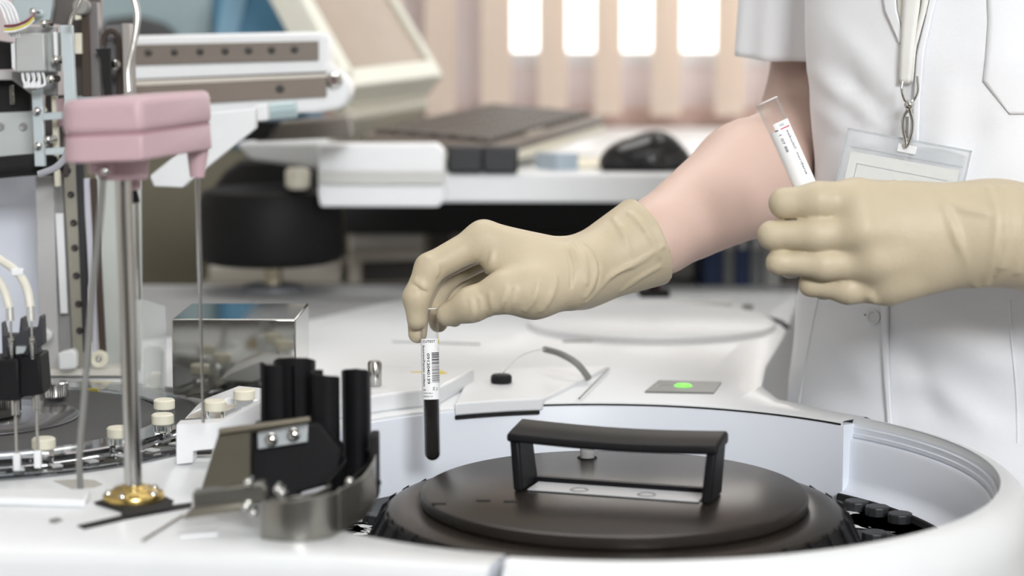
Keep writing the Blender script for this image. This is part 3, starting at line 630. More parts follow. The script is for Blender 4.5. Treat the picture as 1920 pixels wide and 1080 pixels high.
# black base block between plate and channels
b = MB(); slab(b, [(470, 800), (600, 792), (640, 846), (636, 905), (560, 925), (560, 942), (470, 942)], 1.172, .022); b.build('guide_block', M_black, tg, bevel=.002)
b = MB(); slab(b, [(375, 925), (412, 806), (580, 784), (580, 795), (470, 812), (470, 925)], 1.158, .004); b.build('side_plate', mat('olive_steel', (96, 92, 80), .4, .7, .1), tg, bevel=.0008)
b = MB(); slab(b, [(408, 806), (580, 783), (582, 791), (410, 815)], 1.152, .006); b.build('plate_rim', mat('olive_steel_light', (128, 122, 108), .4, .7, .1), tg, bevel=.0008)
b = MB(); slab(b, [(482, 812), (577, 795), (577, 829), (483, 843)], 1.166, .003); pl = b.build('screw_plate', M_alu, tg, bevel=.0006)
for x, y in ((509, 824), (551, 815)):
    q = P(x, y, 1.164); b = MB(); b.lathe([(0, .0036), (.0022, .0034), (.0036, .0022), (.0042, 0)], tuple(q), axis=(0, -1, .05), n=20); sc = b.build('carrier_screw', M_chrome, pl)
    b = MB(); b.box(q+Vector((0, -.0037, .0002)), (.0046, .0006, .0008), rz=0); b.box(q+Vector((0, -.0037, .0002)), (.0008, .0006, .0046)); b.build('cross_slot', M_dgrey, sc, smooth=0)
# steel band in front and bracket at the left
def band(pts, tops, zlow, th, name, m):
    p2, zt = [], []
    for (px, Y), t in zip(pts, tops): w_ = PY(px, t, Y); p2.append(Vector((w_.x, w_.y, 0))); zt.append(w_.z)
    s2 = spline(p2, 5); ii = np.linspace(0, len(pts)-1, len(s2)); zt = list(np.interp(ii, range(len(pts)), zt))
    b = MB(); b.wallstrip([(v.x, v.y) for v in s2], zlow, zt, th); return b.build(name, m, tg, bevel=.0005, smooth=45)
M_band = mat('band_steel', (142, 141, 135), .25, .9, .08, bump=.05, bscale=60, aniso=(1, 1, 12))
band([(490, 1.062), (530, 1.056), (575, 1.057), (615, 1.064), (634, 1.075)], [938, 941, 934, 926, 921], ZR+.0005, .0014, 'steel_band', M_band)
band([(634, 1.077), (655, 1.088), (680, 1.108), (698, 1.14), (704, 1.16)], [917, 908, 893, 866, 850], ZR+.0005, .0014, 'steel_band', M_band)
gfin('inner_band', [(505, 1.085), (550, 1.08), (590, 1.086), (620, 1.10)], 945, 1000, ytops=[932, 930, 922, 908], th=.0012, m=M_band)
b = MB(); q = PY(700, 905, 1.17); b.box((q.x+.001, q.y, ZR+.02), (.005, .02, .04)); b.build('end_post', M_matte, tg, bevel=.001)
b = MB(); q = PY(706, 905, 1.165); b.sphere(q, .003, 12); b.build('end_knob', M_black, tg)
for x, y, Y in ((655, 903, 1.105), (640, 984, 1.09), (588, 950, 1.09)):
    b = MB(); b.sphere(PY(x, y, Y), .0026, 12); b.build('band_screw', M_chrome, tg)
b = MB(); slab(b, [(360, 925), (492, 906), (500, 918), (498, 940), (362, 958)], 1.10, .012); b.build('steel_bracket', M_band, tg, bevel=.001)
b = MB(); slab(b, [(358, 955), (455, 944), (455, 958), (400, 966), (340, 975)], 1.095, .012); b.build('bracket_foot', mat('band_steel_dark', (128, 124, 114), .4, .8), tg, bevel=.001)
for x, y in ((465, 905), (460, 950), (475, 962), (520, 918), (528, 925)):
    b = MB(); q = P(x, y, 1.095); b.cyl(q, q+Vector((0, .008, .0)), .0026, n=14); b.sphere(q, .0026, 12); b.build('bracket_screw', M_chrome, tg)
# ------------------------------------------------------------------ mirror box
mb_l, mb_r, mb_b, mb_f = PZ(322, 766, ZR).x, PZ(556, 764, ZR).x, 1.575, 1.478
zt = P(440, 594, 1.505).z
mx = thing('steel_box', 'mirror polished steel box standing on the deck behind the needle', 'box', ((mb_l+mb_r)/2, 1.52, ZR))
M_mirror = mat('mirror_steel', (172, 172, 168), .07, 1.0, .02, bump=.012, bscale=25)
b = MB(); b.box(((mb_l+mb_r)/2, (mb_f+mb_b)/2, (ZR+.0095+zt)/2), (mb_r-mb_l, mb_b-mb_f, zt-ZR-.0095)); b.build('box_shell', M_mirror, mx, bevel=.0012, seg=3, smooth=30)
for y_ in (mb_f+.012, mb_b-.012): b = MB(); b.cyl((mb_r-.012, y_, ZR+.0002), (mb_r-.012, y_, ZR+.0098), .006, n=16); b.build('box_foot', M_matte, mx)
# ------------------------------------------------------------------ sample wheel
SX, SY = -.394, 1.395
sw = thing('sample_carousel', 'dark round sample wheel with a clear acrylic rim at the left', 'carousel', (SX, SY, ZR))
M_disc = mat('grained_black', (58, 59, 60), .55, var=.25, scale=500, bump=.15, bscale=1800)
b = MB(); b.lathe([(0, ZR+.0065), (.132, ZR+.0065), (.134, ZR+.005), (.134, ZR+.0005), (0, ZR+.0005)], (SX, SY, 0), n=96); b.build('wheel_disc', M_disc, sw)
b = MB(); b.lathe([(.03, ZR+.0085), (.072, ZR+.0085), (.0735, ZR+.0078), (.0735, ZR+.0064), (.03, ZR+.0064)], (SX, SY, 0), n=72); b.build('hub_plate', mat('gloss_grey', (92, 92, 94), .15, .3), sw)
b = MB(); b.lathe([(0, ZR+.012), (.026, ZR+.012), (.03, ZR+.0105), (.03, ZR+.006)], (SX, SY, 0), n=48); b.build('hub_cap', M_matte, sw)
b = MB(); b.lathe([(.1365, ZR+.008), (.161, ZR+.008), (.162, ZR+.007), (.162, ZR+.0015), (.1365, ZR+.0015)], (SX, SY, 0), n=96, close_prof=True); b.build('acrylic_ring', M_acryl, sw)
b = MB(); b.lathe([(.1640, ZR+.0045), (.191, ZR+.004), (.193, ZR+.003), (.193, ZR+.0014), (.1640, ZR+.0014)], (SX, SY, 0), n=96, close_prof=True); b.build('outer_ring', M_acryl, sw)
b = MB(); b.lathe([(.1355, ZR+.0012), (.1935, ZR+.0012), (.1935, ZR+.0004), (.1355, ZR+.0004)], (SX, SY, 0), n=96, close_prof=True); b.build('ring_bed', mat('ring_bed', (128, 130, 132), .3, .2, .3), sw)
for i in range(46):
    a = 2*PI*(i+.5)/46; c, s = math.cos(a), math.sin(a)
    if s > .35 or c < -.2: continue
    b = MB(); b.box((SX+c*.181, SY+s*.181, ZR+.0045), (.008, .007, .0012), rz=a); b.build('window_slot', mat('slot_clear', (205, 208, 208), .1, .2), sw, smooth=0)
kn = [(105, 745), (14, 772)]
for i, (x, y) in enumerate(kn):
    q = PZ(x, y, ZR+.0085); b = MB(); R0 = .0098
    prof = [(0, .0125), (R0-.0012, .0125), (R0, .0115), (R0, .001), (R0-.001, 0), (0, 0)]
    b.lathe(prof, (q.x, q.y, q.z), n=36); kk = b.build('knurled_knob', M_chrome, sw, smooth=30)
    b = MB()
    for j in range(36):
        a = 2*PI*j/36; b.box((q.x+R0*math.cos(a), q.y+R0*math.sin(a), q.z+.006), (.0009, .0008, .0098), rz=a)
    b.build('knurling', M_steel, kk, smooth=0)
# vials with cream caps
M_vial = glass('vial_glass', (244, 246, 246), .03, 1.35)
def vial(x, y, lab, zc=ZR+.0115):
    q = PZ(x, y, zc+.004); v = thing('sample_vial', lab, 'vial', (q.x, q.y, zc-.011), 'cream capped sample vials')
    b = MB(); b.lathe([(0, .0095), (.0068, .0095), (.0078, .0085), (.0078, .0028), (.0070, .002), (0, .002)], (q.x, q.y, zc), n=28); b.build('cap', M_cream, v)
    b = MB(); b.lathe([(0, -.0085), (.0058, -.0085), (.0064, -.0075), (.0064, .0018), (0, .0018)], (q.x, q.y, zc), n=24); b.build('glass_body', M_vial, v)
vial(82, 836, 'cream capped vial in the acrylic rim beside the right dispenser needle')
vial(222, 815, 'cream capped vial half hidden behind the left side of the steel column')
vial(305, 790, 'cream capped vial at the right end of the acrylic rim, nearer of the two')
vial(308, 762, 'cream capped vial at the right end of the acrylic rim, farther of the two')
vial(404, 765, 'cream capped vial on the white holder in front of the steel box', ZR+.0255)
vial(458, 744, 'cream capped vial on the white holder beside the black fins', ZR+.0255)
# white holder right of the wheel
wh = thing('vial_holder', 'white stepped vial holder between the sample wheel and the black guide', 'holder', PZ(400, 850, ZR))
b = MB(); slab(b, [(330, 796), (412, 792), (490, 752), (490, 800), (400, 842), (362, 846), (362, 868), (330, 872)], 1.285, .016); b.build('holder_front', M_white, wh, bevel=.0008)
q = PZ(430, 775, ZR+.012); b = MB(); slab(b, [(345, 786), (415, 790), (500, 752), (430, 745), (365, 770)], 1.39, .05); b.build('holder_top', M_white, wh, bevel=.001)
b = MB(); slab(b, [(350, 784), (400, 782), (440, 764), (400, 762)], 1.37, .012); b.build('holder_lip', mat('holder_grey', (186, 178, 168), .5), wh)
b = MB(); slab(b, [(362, 848), (395, 846), (395, 852), (362, 853)], 1.31, .006); b.build('holder_slot', M_dgrey, wh)
# ------------------------------------------------------------------ dispenser head with two needles
dh = thing('needle_dispenser', 'black dispenser block with two spring needles over the sample wheel', 'dispenser', P(40, 740, 1.26))
D = 1.25
b = MB(); slab(b, [(-60, 676), (34, 674), (36, 752), (-60, 752)], D, .03); slab(b, [(36, 668), (74, 666), (80, 740), (36, 745)], D+.006, .026); b.build('block', M_black, dh, bevel=.0012)
b = MB(); slab(b, [(2, 604), (8, 628), (35, 628), (38, 596), (42, 596), (46, 618), (70, 616), (74, 592), (78, 594), (80, 648), (70, 650), (72, 668), (4, 674)], D+.012, .012); b.build('fork', mat('fork_black', (44, 45, 50), .5), dh, bevel=.0008)
for x, yb, yt in ((20, 878, 752), (59, 873, 742)):
    k = 0 if x == 20 else 3
    b = MB(); b.cyl(P(x+8, yt-4, D+.012), P(x+9, yt+26, D+.012), .0026, n=18); b.build('sleeve', M_steel, dh)
    nd = MB(); nd.cyl(P(x+9, yt+20, D+.012), P(x+11 if k == 0 else x+12, yb-26, D+.0), .0010, n=12); nn_ = nd.build('needle', M_steel, dh)
    b = MB(); b.box(P(x+12, yb-12, D-.002), (.0046, .004, .0115)); b.build('needle_tip', M_white, nn_, bevel=.0006)
    b = MB(); b.cyl(P(x, 600, D+.008), P(x+2, 672, D+.008), .0008, n=10); b.build('guide_rod', M_steel, dh)
    pts = []
    for j in range(100):
        t = j/99; c = P(x+1, 632, D+.008).lerp(P(x+3, 672, D+.008), t); a = 2*PI*t*9; pts.append(c+Vector((math.cos(a), math.sin(a), 0))*.0022)
    b = MB(); b.tube(pts, .0004, 5); b.build('spring', M_chrome, dh)
    b = MB(); b.cyl(P(x-1, 602, D+.008), P(x-2, 576, D+.008), .0026, .0024, n=14); b.sphere(P(x-2, 577, D+.008), .0024, 10); b.build('hose_fitting', mat('fitting', (196, 196, 192), .25, .5), dh)
b = MB(); b.tube(spline([P(57, 576, D+.008), P(50, 540, D+.01), P(30, 508, D+.015), P(-10, 480, D+.02)], 6), .0028, 10); b.build('hose', mat('milky_tube', (214, 212, 200), .35), dh)
b = MB(); b.tube(spline([P(18, 578, D+.008), P(8, 545, D+.01), P(-8, 520, D+.015), P(-30, 505, D+.02)], 6), .0028, 10); b.build('hose', mat('milky_tube', (214, 212, 200), .35), dh)
b = MB(); b.box(P(33, 510, D+.012), (.008, .005, .005)); b.build('hose_clip', M_white, dh, bevel=.001)
b = MB(); slab(b, [(30, 650), (48, 650), (48, 656), (44, 662), (30, 664)], D+.005, .006); b.build('latch', M_alu, dh)
# ------------------------------------------------------------------ dispenser tower
tw = thing('dispenser_tower', 'tall metal tower of rails, belts and wiring at the left edge', 'tower', PZ(150, 700, ZR))
def part(name, poly, d, th, m, par=tw, bev=.0006, **k): b = MB(); slab(b, poly, d, th); return b.build(name, m, par, bevel=bev, **k)
M_lilac = mat('lilac_white', (206, 211, 222), .5); M_g1 = mat('rail_grey', (186, 186, 186), .45, .3); M_g2 = mat('rail_mid', (156, 156, 156), .45, .4); M_g3 = mat('rail_olive', (150, 147, 136), .45, .4)
M_brn = mat('belt_brown', (66, 54, 46), .7); M_lb = mat('bracket_blue_grey', (190, 200, 204), .4, .3); M_gg = mat('green_grey', (192, 197, 192), .5)
part('side_panel', [(-60, 340), (72, 325), (78, 674), (-60, 674)], 1.72, .01, M_lilac)
part('rear_plate', [(178, 300), (262, 300), (264, 690), (198, 690)], 1.68, .008, M_gg)
part('profile', [(66, 330), (100, 330), (112, 704), (76, 704)], 1.64, .02, M_g1)
part('profile', [(100, 330), (118, 330), (138, 700), (112, 700)], 1.645, .02, M_g2)
part('white_strip', [(103, 400), (118, 400), (127, 588), (113, 588)], 1.635, .004, M_white)
rl = part('linear_rail', [(114, 240), (140, 240), (160, 695), (138, 695)], 1.635, .02, M_g3)
for x, y in ((127, 320), (133, 365), (138, 418), (140, 465), (143, 517), (147, 570), (149, 620)):
    q = P(x, y, 1.634); b = MB(); b.lathe([(0, .0018), (.0016, .0022), (.0026, .0012), (.0030, 0)], tuple(q), axis=(0, -1, 0), n=14); b.build('rail_screw', M_dgrey, rl)
bl_ = part('belt', [(141, 290), (155, 290), (166, 660), (156, 660)], 1.632, .006, mat('belt_black', (36, 37, 40), .6))
part('strip', [(155, 335), (169, 335), (183, 660), (174, 660)], 1.634, .006, mat('strip_lilac', (196, 196, 206), .5))
part('belt', [(168, 335), (181, 335), (198, 660), (186, 660)], 1.63, .004, M_brn)
q = P(186, 673, 1.628); b = MB(); b.lathe([(.0028, .003), (.0058, .004), (.0074, .003), (.0074, -.004), (.0028, -.004)], tuple(q), axis=(0, -1, 0), n=32, close_prof=True); pu = b.build('pulley', M_cream, tw)
b = MB(); b.lathe([(0, .0045), (.0015, .004), (.0028, .0025), (.0028, -.004), (0, -.004)], tuple(q), axis=(0, -1, 0), n=18); b.build('pulley_hub', M_steel, pu)
q = P(86, 628, 1.62); b = MB(); b.lathe([(0, .003), (.003, .004), (.0055, .002), (.0055, -.003), (0, -.003)], tuple(q), axis=(0, -1, 0), n=24); b.build('roller', M_white, tw)
part('foot', [(72, 692), (235, 692), (240, 705), (72, 705)], 1.63, .03, mat('warm_grey', (200, 198, 190), .5))
part('foot_block', [(108, 662), (136, 655), (142, 664), (142, 692), (110, 695)], 1.61, .012, M_white, bev=.002)
part('upright', [(112, 47), (134, 47), (144, 247), (124, 252)], 1.55, .008, M_lb)
part('top_plate', [(18, -40), (100, -40), (98, 10), (92, 46), (28, 44)], 1.60, .01, mat('plate_blue_grey', (172, 184, 188), .45, .3))
part('dark_frame', [(95, -40), (188, -40), (190, 180), (138, 180), (135, 50), (94, 44)], 1.64, .012, mat('frame_dark', (98, 93, 90), .4, .5))
part('upright', [(164, 4), (182, 4), (190, 182), (168, 182)], 1.615, .012, mat('upright_grey', (120, 116, 116), .4, .5))
part('belt', [(151, -20), (165, -20), (170, 182), (154, 182)], 1.605, .004, M_brn)
part('bright_block', [(139, 62), (152, 62), (153, 101), (140, 101)], 1.60, .01, M_cream)
part('bright_block', [(140, 24), (151, 22), (151, 36), (140, 38)], 1.60, .01, M_cream)
part('rear_frame', [(186, 48), (246, 46), (248, 185), (186, 185)], 1.66, .012, mat('frame_mid', (112, 110, 112), .35, .6))
part('upright', [(228, 44), (243, 44), (248, 182), (232, 182)], 1.62, .02, mat('upright_warm', (156, 151, 146), .4, .5))
b = MB(); b.tube(spline([P(192, 86, 1.64), P(196, 68, 1.64), P(207, 58, 1.64), P(220, 66, 1.64), P(224, 90, 1.64), P(225, 130, 1.64), P(224, 180, 1.64)], 6), .0024, 8); b.build('belt', M_brn, tw)
part('lever', [(178, 92), (205, 90), (205, 105), (208, 182), (196, 182), (188, 108)], 1.60, .008, M_matte)
q = P(217, 121, 1.62); b = MB(); b.lathe([(0, .006), (.003, .0055), (.0045, .003), (.0048, 0)], tuple(q), axis=(0, -1, 0), n=20); b.build('bolt', M_chrome, tw)
q = P(152, 12, 1.60); b = MB(); b.lathe([(0, .004), (.006, .004), (.0075, .002), (.0075, -.004), (0, -.004)], tuple(q), axis=(0, -1, 0), n=24); b.build('idler', M_greym, tw)
mh = part('motor_housing', [(28, 64), (83, 61), (86, 134), (29, 136)], 1.55, .03, mat('motor_grey', (176, 178, 178), .5, .4), bev=.0015)
part('housing_side', [(83, 60), (104, 60), (104, 134), (86, 134)], 1.56, .02, mat('motor_side', (150, 154, 152), .45, .5), mh)
part('housing_edge', [(20, 82), (28, 80), (30, 132), (22, 128)], 1.555, .01, M_white, mh)
part('edge_strip', [(99, 60), (106, 60), (108, 105), (101, 105)], 1.553, .004, M_white, mh)
part('mount_plate', [(28, 50), (106, 50), (106, 62), (28, 64)], 1.575, .006, M_g2)
part('lower_plate', [(22, 134), (106, 134), (106, 178), (60, 178), (22, 150)], 1.585, .006, mat('lower_plate_grey', (140, 142, 142), .5, .4))  # mid grey plate below the motor housing
part('actuator', [(-50, 150), (56, 150), (56, 210), (-50, 215)], 1.62, .03, M_matte)
part('actuator_rod', [(18, 160), (25, 160), (27, 196), (19, 196)], 1.615, .006, M_chrome)
part('side_block', [(-50, 70), (20, 80), (22, 130), (-50, 132)], 1.60, .02, M_matte)
part('side_bar', [(-50, 132), (22, 132), (22, 150), (-50, 150)], 1.60, .01, M_g1)
part('cross_plate', [(-60, 212), (62, 208), (64, 298), (-60, 304)], 1.62, .01, mat('cross_grey', (186, 192, 192), .45, .3))
for x, y in ((43, 238), (0, 238)):
    q = P(x, y, 1.619); b = MB(); b.lathe([(0, .001), (.0028, .0015), (.0036, 0)], tuple(q), axis=(0, -1, 0), n=16); b.build('plate_screw', M_g2, tw)
b = MB(); b.tube(spline([P(-40, 318, 1.60), P(20, 312, 1.60), P(70, 308, 1.60), P(112, 305, 1.61)], 6), .0095, 10); cc_ = b.build('cable_chain', M_matte, tw)
part('small_upright', [(59, 170), (79, 166), (84, 312), (65, 312)], 1.575, .006, M_lb)
part('small_arm', [(80, 212), (136, 208), (136, 222), (80, 226)], 1.572, .006, M_lb)
part('small_arm', [(84, 278), (124, 276), (124, 290), (84, 291)], 1.572, .006, M_lb)
part('inner_bar', [(96, 180), (106, 180), (112, 350), (102, 350)], 1.60, .006, M_cream)
part('dark_sheet', [(84, 178), (122, 178), (128, 330), (84, 330)], 1.63, .006, mat('sheet_dark_grey', (84, 78, 78), .5, .3))  # dark grey sheet behind the small brackets
part('pink_tab', [(106, 186), (118, 184), (120, 236), (108, 238)], 1.598, .006, M_pink)
b = MB(); b.tube(spline([P(134, 262, 1.53), P(124, 292, 1.53), P(104, 314, 1.53), P(72, 327, 1.53)], 6), .0028, 10); b.build('clear_hose', mat('clear_hose', (188, 190, 198), .25, trans=.3), tw)
for x, y in ((70, 208), (72, 273), (62, 22), (82, 44), (95, 148), (104, 112), (90, 262)):
    q = P(x, y, 1.549 if x > 80 and y < 160 else 1.572)
    b = MB(); b.lathe([(0, .003), (.0018, .0028), (.0032, .0016), (.0034, -.02)], tuple(q), axis=(0, -1, 0), n=14); b.build('tower_screw', M_chrome, tw)
for k, (o1, m_) in enumerate(((0, M_tubew), (7, M_tubew), (14, M_tubew), (-8, M_tubew))):
    b = MB(); b.tube(spline([P(-30+o1, -5, 1.54), P(5+o1, 8, 1.54), P(20+o1, 40, 1.54), P(26+o1*.7, 70, 1.55)], 6), .0013, 8); b.build('wire', m_, tw)
for k in range(4):
    x = 42+k*10; b = MB(); b.tube(spline([P(x, 134, 1.555), P(x+2, 150, 1.55), P(x-6 if k else x+8, 163, 1.55), P(x+12, 158, 1.55), P(x+8, 136, 1.555)], 5), .0012, 8); b.build('wire', M_tubew, tw)
for y0, m_ in ((45, mat('wire_red', (120, 50, 60), .4)), (52, mat('wire_yellow', (210, 196, 80), .4)), (56, M_tubew)):
    b = MB(); b.tube(spline([P(8, y0+4, 1.54), P(30, y0+2, 1.54), P(50, y0-6, 1.54), P(63, y0-18, 1.55)], 5), .001, 7); b.build('wire', m_, tw)
b = MB(); b.tube(spline([P(131, 46, 1.53), P(136, 30, 1.53), P(148, 8, 1.53), P(155, -15, 1.53)], 6), .0018, 10); b.build('steel_tube', M_steel, tw)
# clear bracket pieces beside the tower foot
ab = thing('clear_bracket', 'clear acrylic bracket with milky clips between tower and steel box', 'bracket', PZ(290, 700, ZR))
b = MB(); slab(b, [(262, 560), (310, 575), (312, 762), (264, 745)], 1.56, .003); b.build('acrylic_sheet', thin_clear('clear_sheet', (232, 238, 238), .25, .08), ab)
M_milk = mat('milky_plastic', (228, 230, 226), .35, var=.02)
b = MB(); slab(b, [(268, 652), (280, 645), (298, 648), (305, 664), (305, 740), (268, 738)], 1.58, .012); b.build('milky_clip', M_milk, ab, bevel=.002)
b = MB(); slab(b, [(280, 700), (300, 700), (300, 742), (272, 742), (272, 722), (280, 722)], 1.565, .01); b.build('milky_catch', M_cream, ab, bevel=.0015)
b = MB(); b.plate(zpoly([(168, 722), (210, 723), (200, 731), (174, 732)], ZR), ZR+.0013, ZR+.002); b.build('yellow_mark', mat('warning_yellow', (226, 204, 60), .5), sw, smooth=0)
b = MB(); b.plate(zpoly([(770, 698.5), (800, 697), (826, 696), (838, 700), (822, 702), (812, 698.5)], ZR+.014), ZR+.0138, ZR+.0146); b.build('yellow_mark', mat('warning_yellow', (226, 204, 60), .5), an, smooth=0)
# ------------------------------------------------------------------ gantry beam behind
gb = thing('gantry_beam', 'white framed gantry beam with taupe rails and screws, across the upper left', 'gantry', P(440, 220, 1.85))
GD = 1.84
part('beam_frame', [(236, 67), (596, 59), (608, 62), (614, 72), (614, 120), (640, 138), (654, 160), (654, 186), (638, 203), (596, 211), (236, 224)], GD, .07, M_white, gb, bev=.004)
r1 = part('upper_rail', [(240, 84), (597, 77), (597, 113), (240, 123)], GD-.003, .006, M_taupe, gb)
part('groove', [(240, 149), (612, 134), (612, 139), (240, 156)], GD-.002, .004, M_dgrey, gb)  # dark strip painting the shadow in the beam's groove
r2 = part('lower_rail', [(240, 158), (612, 142), (612, 181), (240, 201)], GD-.004, .008, mat('taupe_metal_dark', (118, 108, 99), .5, .3), gb)
part('light_strip', [(240, 152), (612, 138), (612, 145), (240, 162)], GD-.005, .004, mat('beam_cream', (202, 196, 186), .5), gb)
for i, x in enumerate((278, 327, 375, 422, 466, 509, 552)):
    q = P(x, 99-(x-278)*.022, GD-.0035); b = MB(); b.lathe([(0, .0022), (.002, .0022), (.0034, .0006), (.0036, 0)], tuple(q), axis=(0, -1, 0), n=14); b.build('rail_screw', M_dgrey, r1)
q = P(525, 167, GD-.0045); b = MB(); b.lathe([(0, .0022), (.003, .002), (.004, 0)], tuple(q), axis=(0, -1, 0), n=14); b.build('rail_screw', M_dgrey, r2)
q = P(627, 151, GD-.002); b = MB(); b.lathe([(0, .006), (.004, .006), (.0075, .003), (.0082, 0)], tuple(q), axis=(0, -1, 0), n=24); b.build('end_bolt', M_chrome, gb)
part('bracket', [(330, 218), (478, 203), (478, 241), (352, 342), (342, 352), (288, 350), (280, 330), (330, 290)], 1.68, .02, M_white, gb, bev=.0015)
part('clip', [(474, 198), (500, 194), (502, 226), (476, 228)], 1.75, .02, M_white, gb, bev=.002)
b = MB(); b.cyl(P(500, 210, 1.80), P(556, 204, 1.80), .0078, n=24); b.build('air_cylinder', mat('pale_blue_metal', (172, 190, 194), .35, .3), gb)
part('beam_base', [(478, 232), (650, 220), (655, 258), (478, 266)], 2.05, .08, mat('base_taupe', (104, 97, 90), .5), gb, bev=.003)
part('black_bit', [(470, 228), (520, 228), (500, 262), (455, 264)], 2.0, .04, M_matte, gb)  # matte black piece in front of the beam base
# ------------------------------------------------------------------ mixer drum behind
c0 = PZ(512, 546, ZR)
md = thing('mixer_drum', 'large black drum on a short steel spindle behind the steel box', 'drum', (c0.x, c0.y, ZR))
Zb, Zt = PY(512, 492, c0.y).z, PY(512, 352, c0.y).z
b = MB(); b.lathe([(0, ZR+.009), (.030, ZR+.009), (.036, ZR+.006), (.036, ZR+.0014), (0, ZR+.0014)], (c0.x, c0.y, 0), n=40); b.build('spindle_base', mat('base_grey', (120, 122, 126), .4, .4), md)
b = MB(); b.cyl((c0.x, c0.y, ZR+.008), (c0.x, c0.y, Zb+.002), .011, n=24); b.build('spindle', mat('spindle_steel', (176, 168, 146), .3, .8), md)
b = MB(); b.lathe([(0, Zb), (.070, Zb), (.082, Zb+.004), (.085, Zb+.012), (.084, Zt-.02), (.078, Zt-.004), (.068, Zt), (0, Zt)], (c0.x-.002, c0.y, 0), n=64); b.build('drum_shell', mat('drum_black', (12, 12, 13), .6, var=.1, spec=.3), md)
b = MB(); slab(b, [(420, 322), (450, 300), (520, 296), (560, 316), (585, 320), (590, 350), (590, 385), (395, 385), (400, 350)], c0.y+.12, .05); b.build('motor_cover', mat('cover_black', (22, 22, 22), .6), md, bevel=.006)
b = MB(); q = P(558, 335, c0.y-.06); b.lathe([(0, .012), (.011, .012), (.014, .008), (.014, -.008), (.010, -.012), (0, -.012)], tuple(q), n=24); b.build('cream_cup', mat('cup_cream', (206, 202, 186), .5), md)
# things under and behind: beige printer, olive cabinet
pr_ = thing('label_printer', 'beige box shaped printer with a dark slot below the keyboard tray', 'printer', P(725, 530, 2.62))
b = MB(); slab(b, [(652, 438), (795, 436), (797, 532), (652, 534)], 2.58, .16); b.build('printer_case', mat('printer_beige', (176, 170, 158), .5), pr_, bevel=.004)
b = MB(); slab(b, [(655, 438), (793, 437), (793, 462), (655, 466)], 2.57, .012); b.build('printer_lid', mat('printer_top', (212, 208, 202), .5), pr_, bevel=.003)
b = MB(); slab(b, [(678, 492), (792, 488), (792, 526), (678, 528)], 2.572, .01); b.build('paper_slot', mat('slot_dark', (44, 40, 36), .7), pr_)
b = MB(); b.box((-.46, 2.95, .545), (.44, .34, 1.09)); o = b.build('cabinet', mat('olive_grey', (104, 100, 84), .6)); tag(o, 'dark olive grey cabinet behind the black drum', 'cabinet')
l, r = P(375, 500, 2.62), P(805, 500, 2.62); zc_ = PY(725, 534, 2.58).z
b = MB(); b.box(((l.x+r.x)/2, 2.66, zc_/2), (r.x-l.x, .18, zc_)); o = b.build('low_cabinet', mat('cabinet_beige', (150, 146, 136), .6), bevel=.003); tag(o, 'low beige cabinet behind the drum, carrying the printer', 'cabinet')
b = MB(); l, r = P(392, 500, 2.62), P(640, 500, 2.62); zt_ = PY(500, 497, 2.62).z; b.box(((l.x+r.x)/2, 2.66, (zt_+zc_)/2), (r.x-l.x, .12, zt_-zc_)); o = b.build('beige_tray', mat('tray_beige', (204, 200, 190), .5), bevel=.003); tag(o, 'pale beige tray on the low cabinet under the black drum', 'tray')
# ------------------------------------------------------------------ person
M_skin = mat('skin', (212, 184, 171), .5, var=.06, scale=25, bump=.05, bscale=700, sss=.12)
M_glove = mat('latex_glove', (194, 181, 155), .48, var=.025, scale=60, bump=.10, bscale=260, spec=.4)
M_cloth = mat('white_cotton', (240, 242, 246), .85, var=.012, scale=300, bump=.10, bscale=1500, spec=.2)
YAW = math.radians(37); fv = np.array((-math.sin(YAW), -math.cos(YAW), 0)); rv = np.array((-math.cos(YAW), math.sin(YAW), 0))
def tcen(z):
    return np.array((np.interp(z, [.7, .95, 1.12, 1.3], [.39, .385, .368, .370]), np.interp(z, [.7, .95, 1.12, 1.3, 1.45], [1.62, 1.59, 1.515, 1.51, 1.54]), z))
SH_R = np.array((.245, 1.625, 1.385)); SH_L = np.array((.50, 1.425, 1.385))
def A_(px, py, d): return np.array(P(px, py, d))
elbow_r = A_(1500, 278, 1.625); up_r = A_(1533, 104, 1.655); mid_r = A_(1405, 335, 1.545); cuff_r = A_(1229, 446, 1.466); wrist_r = A_(1100, 508, 1.44)
wrist_l = A_(1872, 437, 1.31); elbow_l = A_(2260, 500, 1.40)
def sil_target(z): return np.interp(z, [.80, .914, .947, 1.013, 1.06, 1.12, 1.17, 1.216, 1.27, 1.40], [1470, 1476, 1481, 1493, 1508, 1529, 1522, 1513, 1508, 1512])
def ellrow(z, a, b_, n=180):
    c = tcen(z); out = []
    for i in range(n):
        t = 2*PI*i/n; ct_, st = math.cos(t), math.sin(t); e = .88
        out.append(c+fv*b_*math.copysign(abs(ct_)**e, ct_)+rv*a*math.copysign(abs(st)**e, st))
    return out
def dims(z):
    b_ = np.interp(z, [.42, .86, .95, 1.05, 1.22, 1.34, 1.40, 1.44, 1.475], [.145, .132, .126, .115, .118, .105, .088, .072, .058]); a = np.interp(z, [.42, .86, .95, 1.05, 1.22, 1.34, 1.40, 1.44, 1.475], [.22, .185, .175, .16, .168, .160, .150, .105, .062])
    if z < .80: return dims(.8001)[0]-.012*(.8-z)/.38, b_
    if .80 <= z <= 1.30:
        for _ in range(6):
            row = ellrow(z, a, b_, 120); m = min(proj(p_)[0] for p_ in row); a += (m-sil_target(z))*1.55/F*1.05; a = min(max(a, .09), .26)
    elif z < 1.38: t = (z-1.30)/.08; a = dims(1.2999)[0]*(1-t)+a*t
    return a, b_
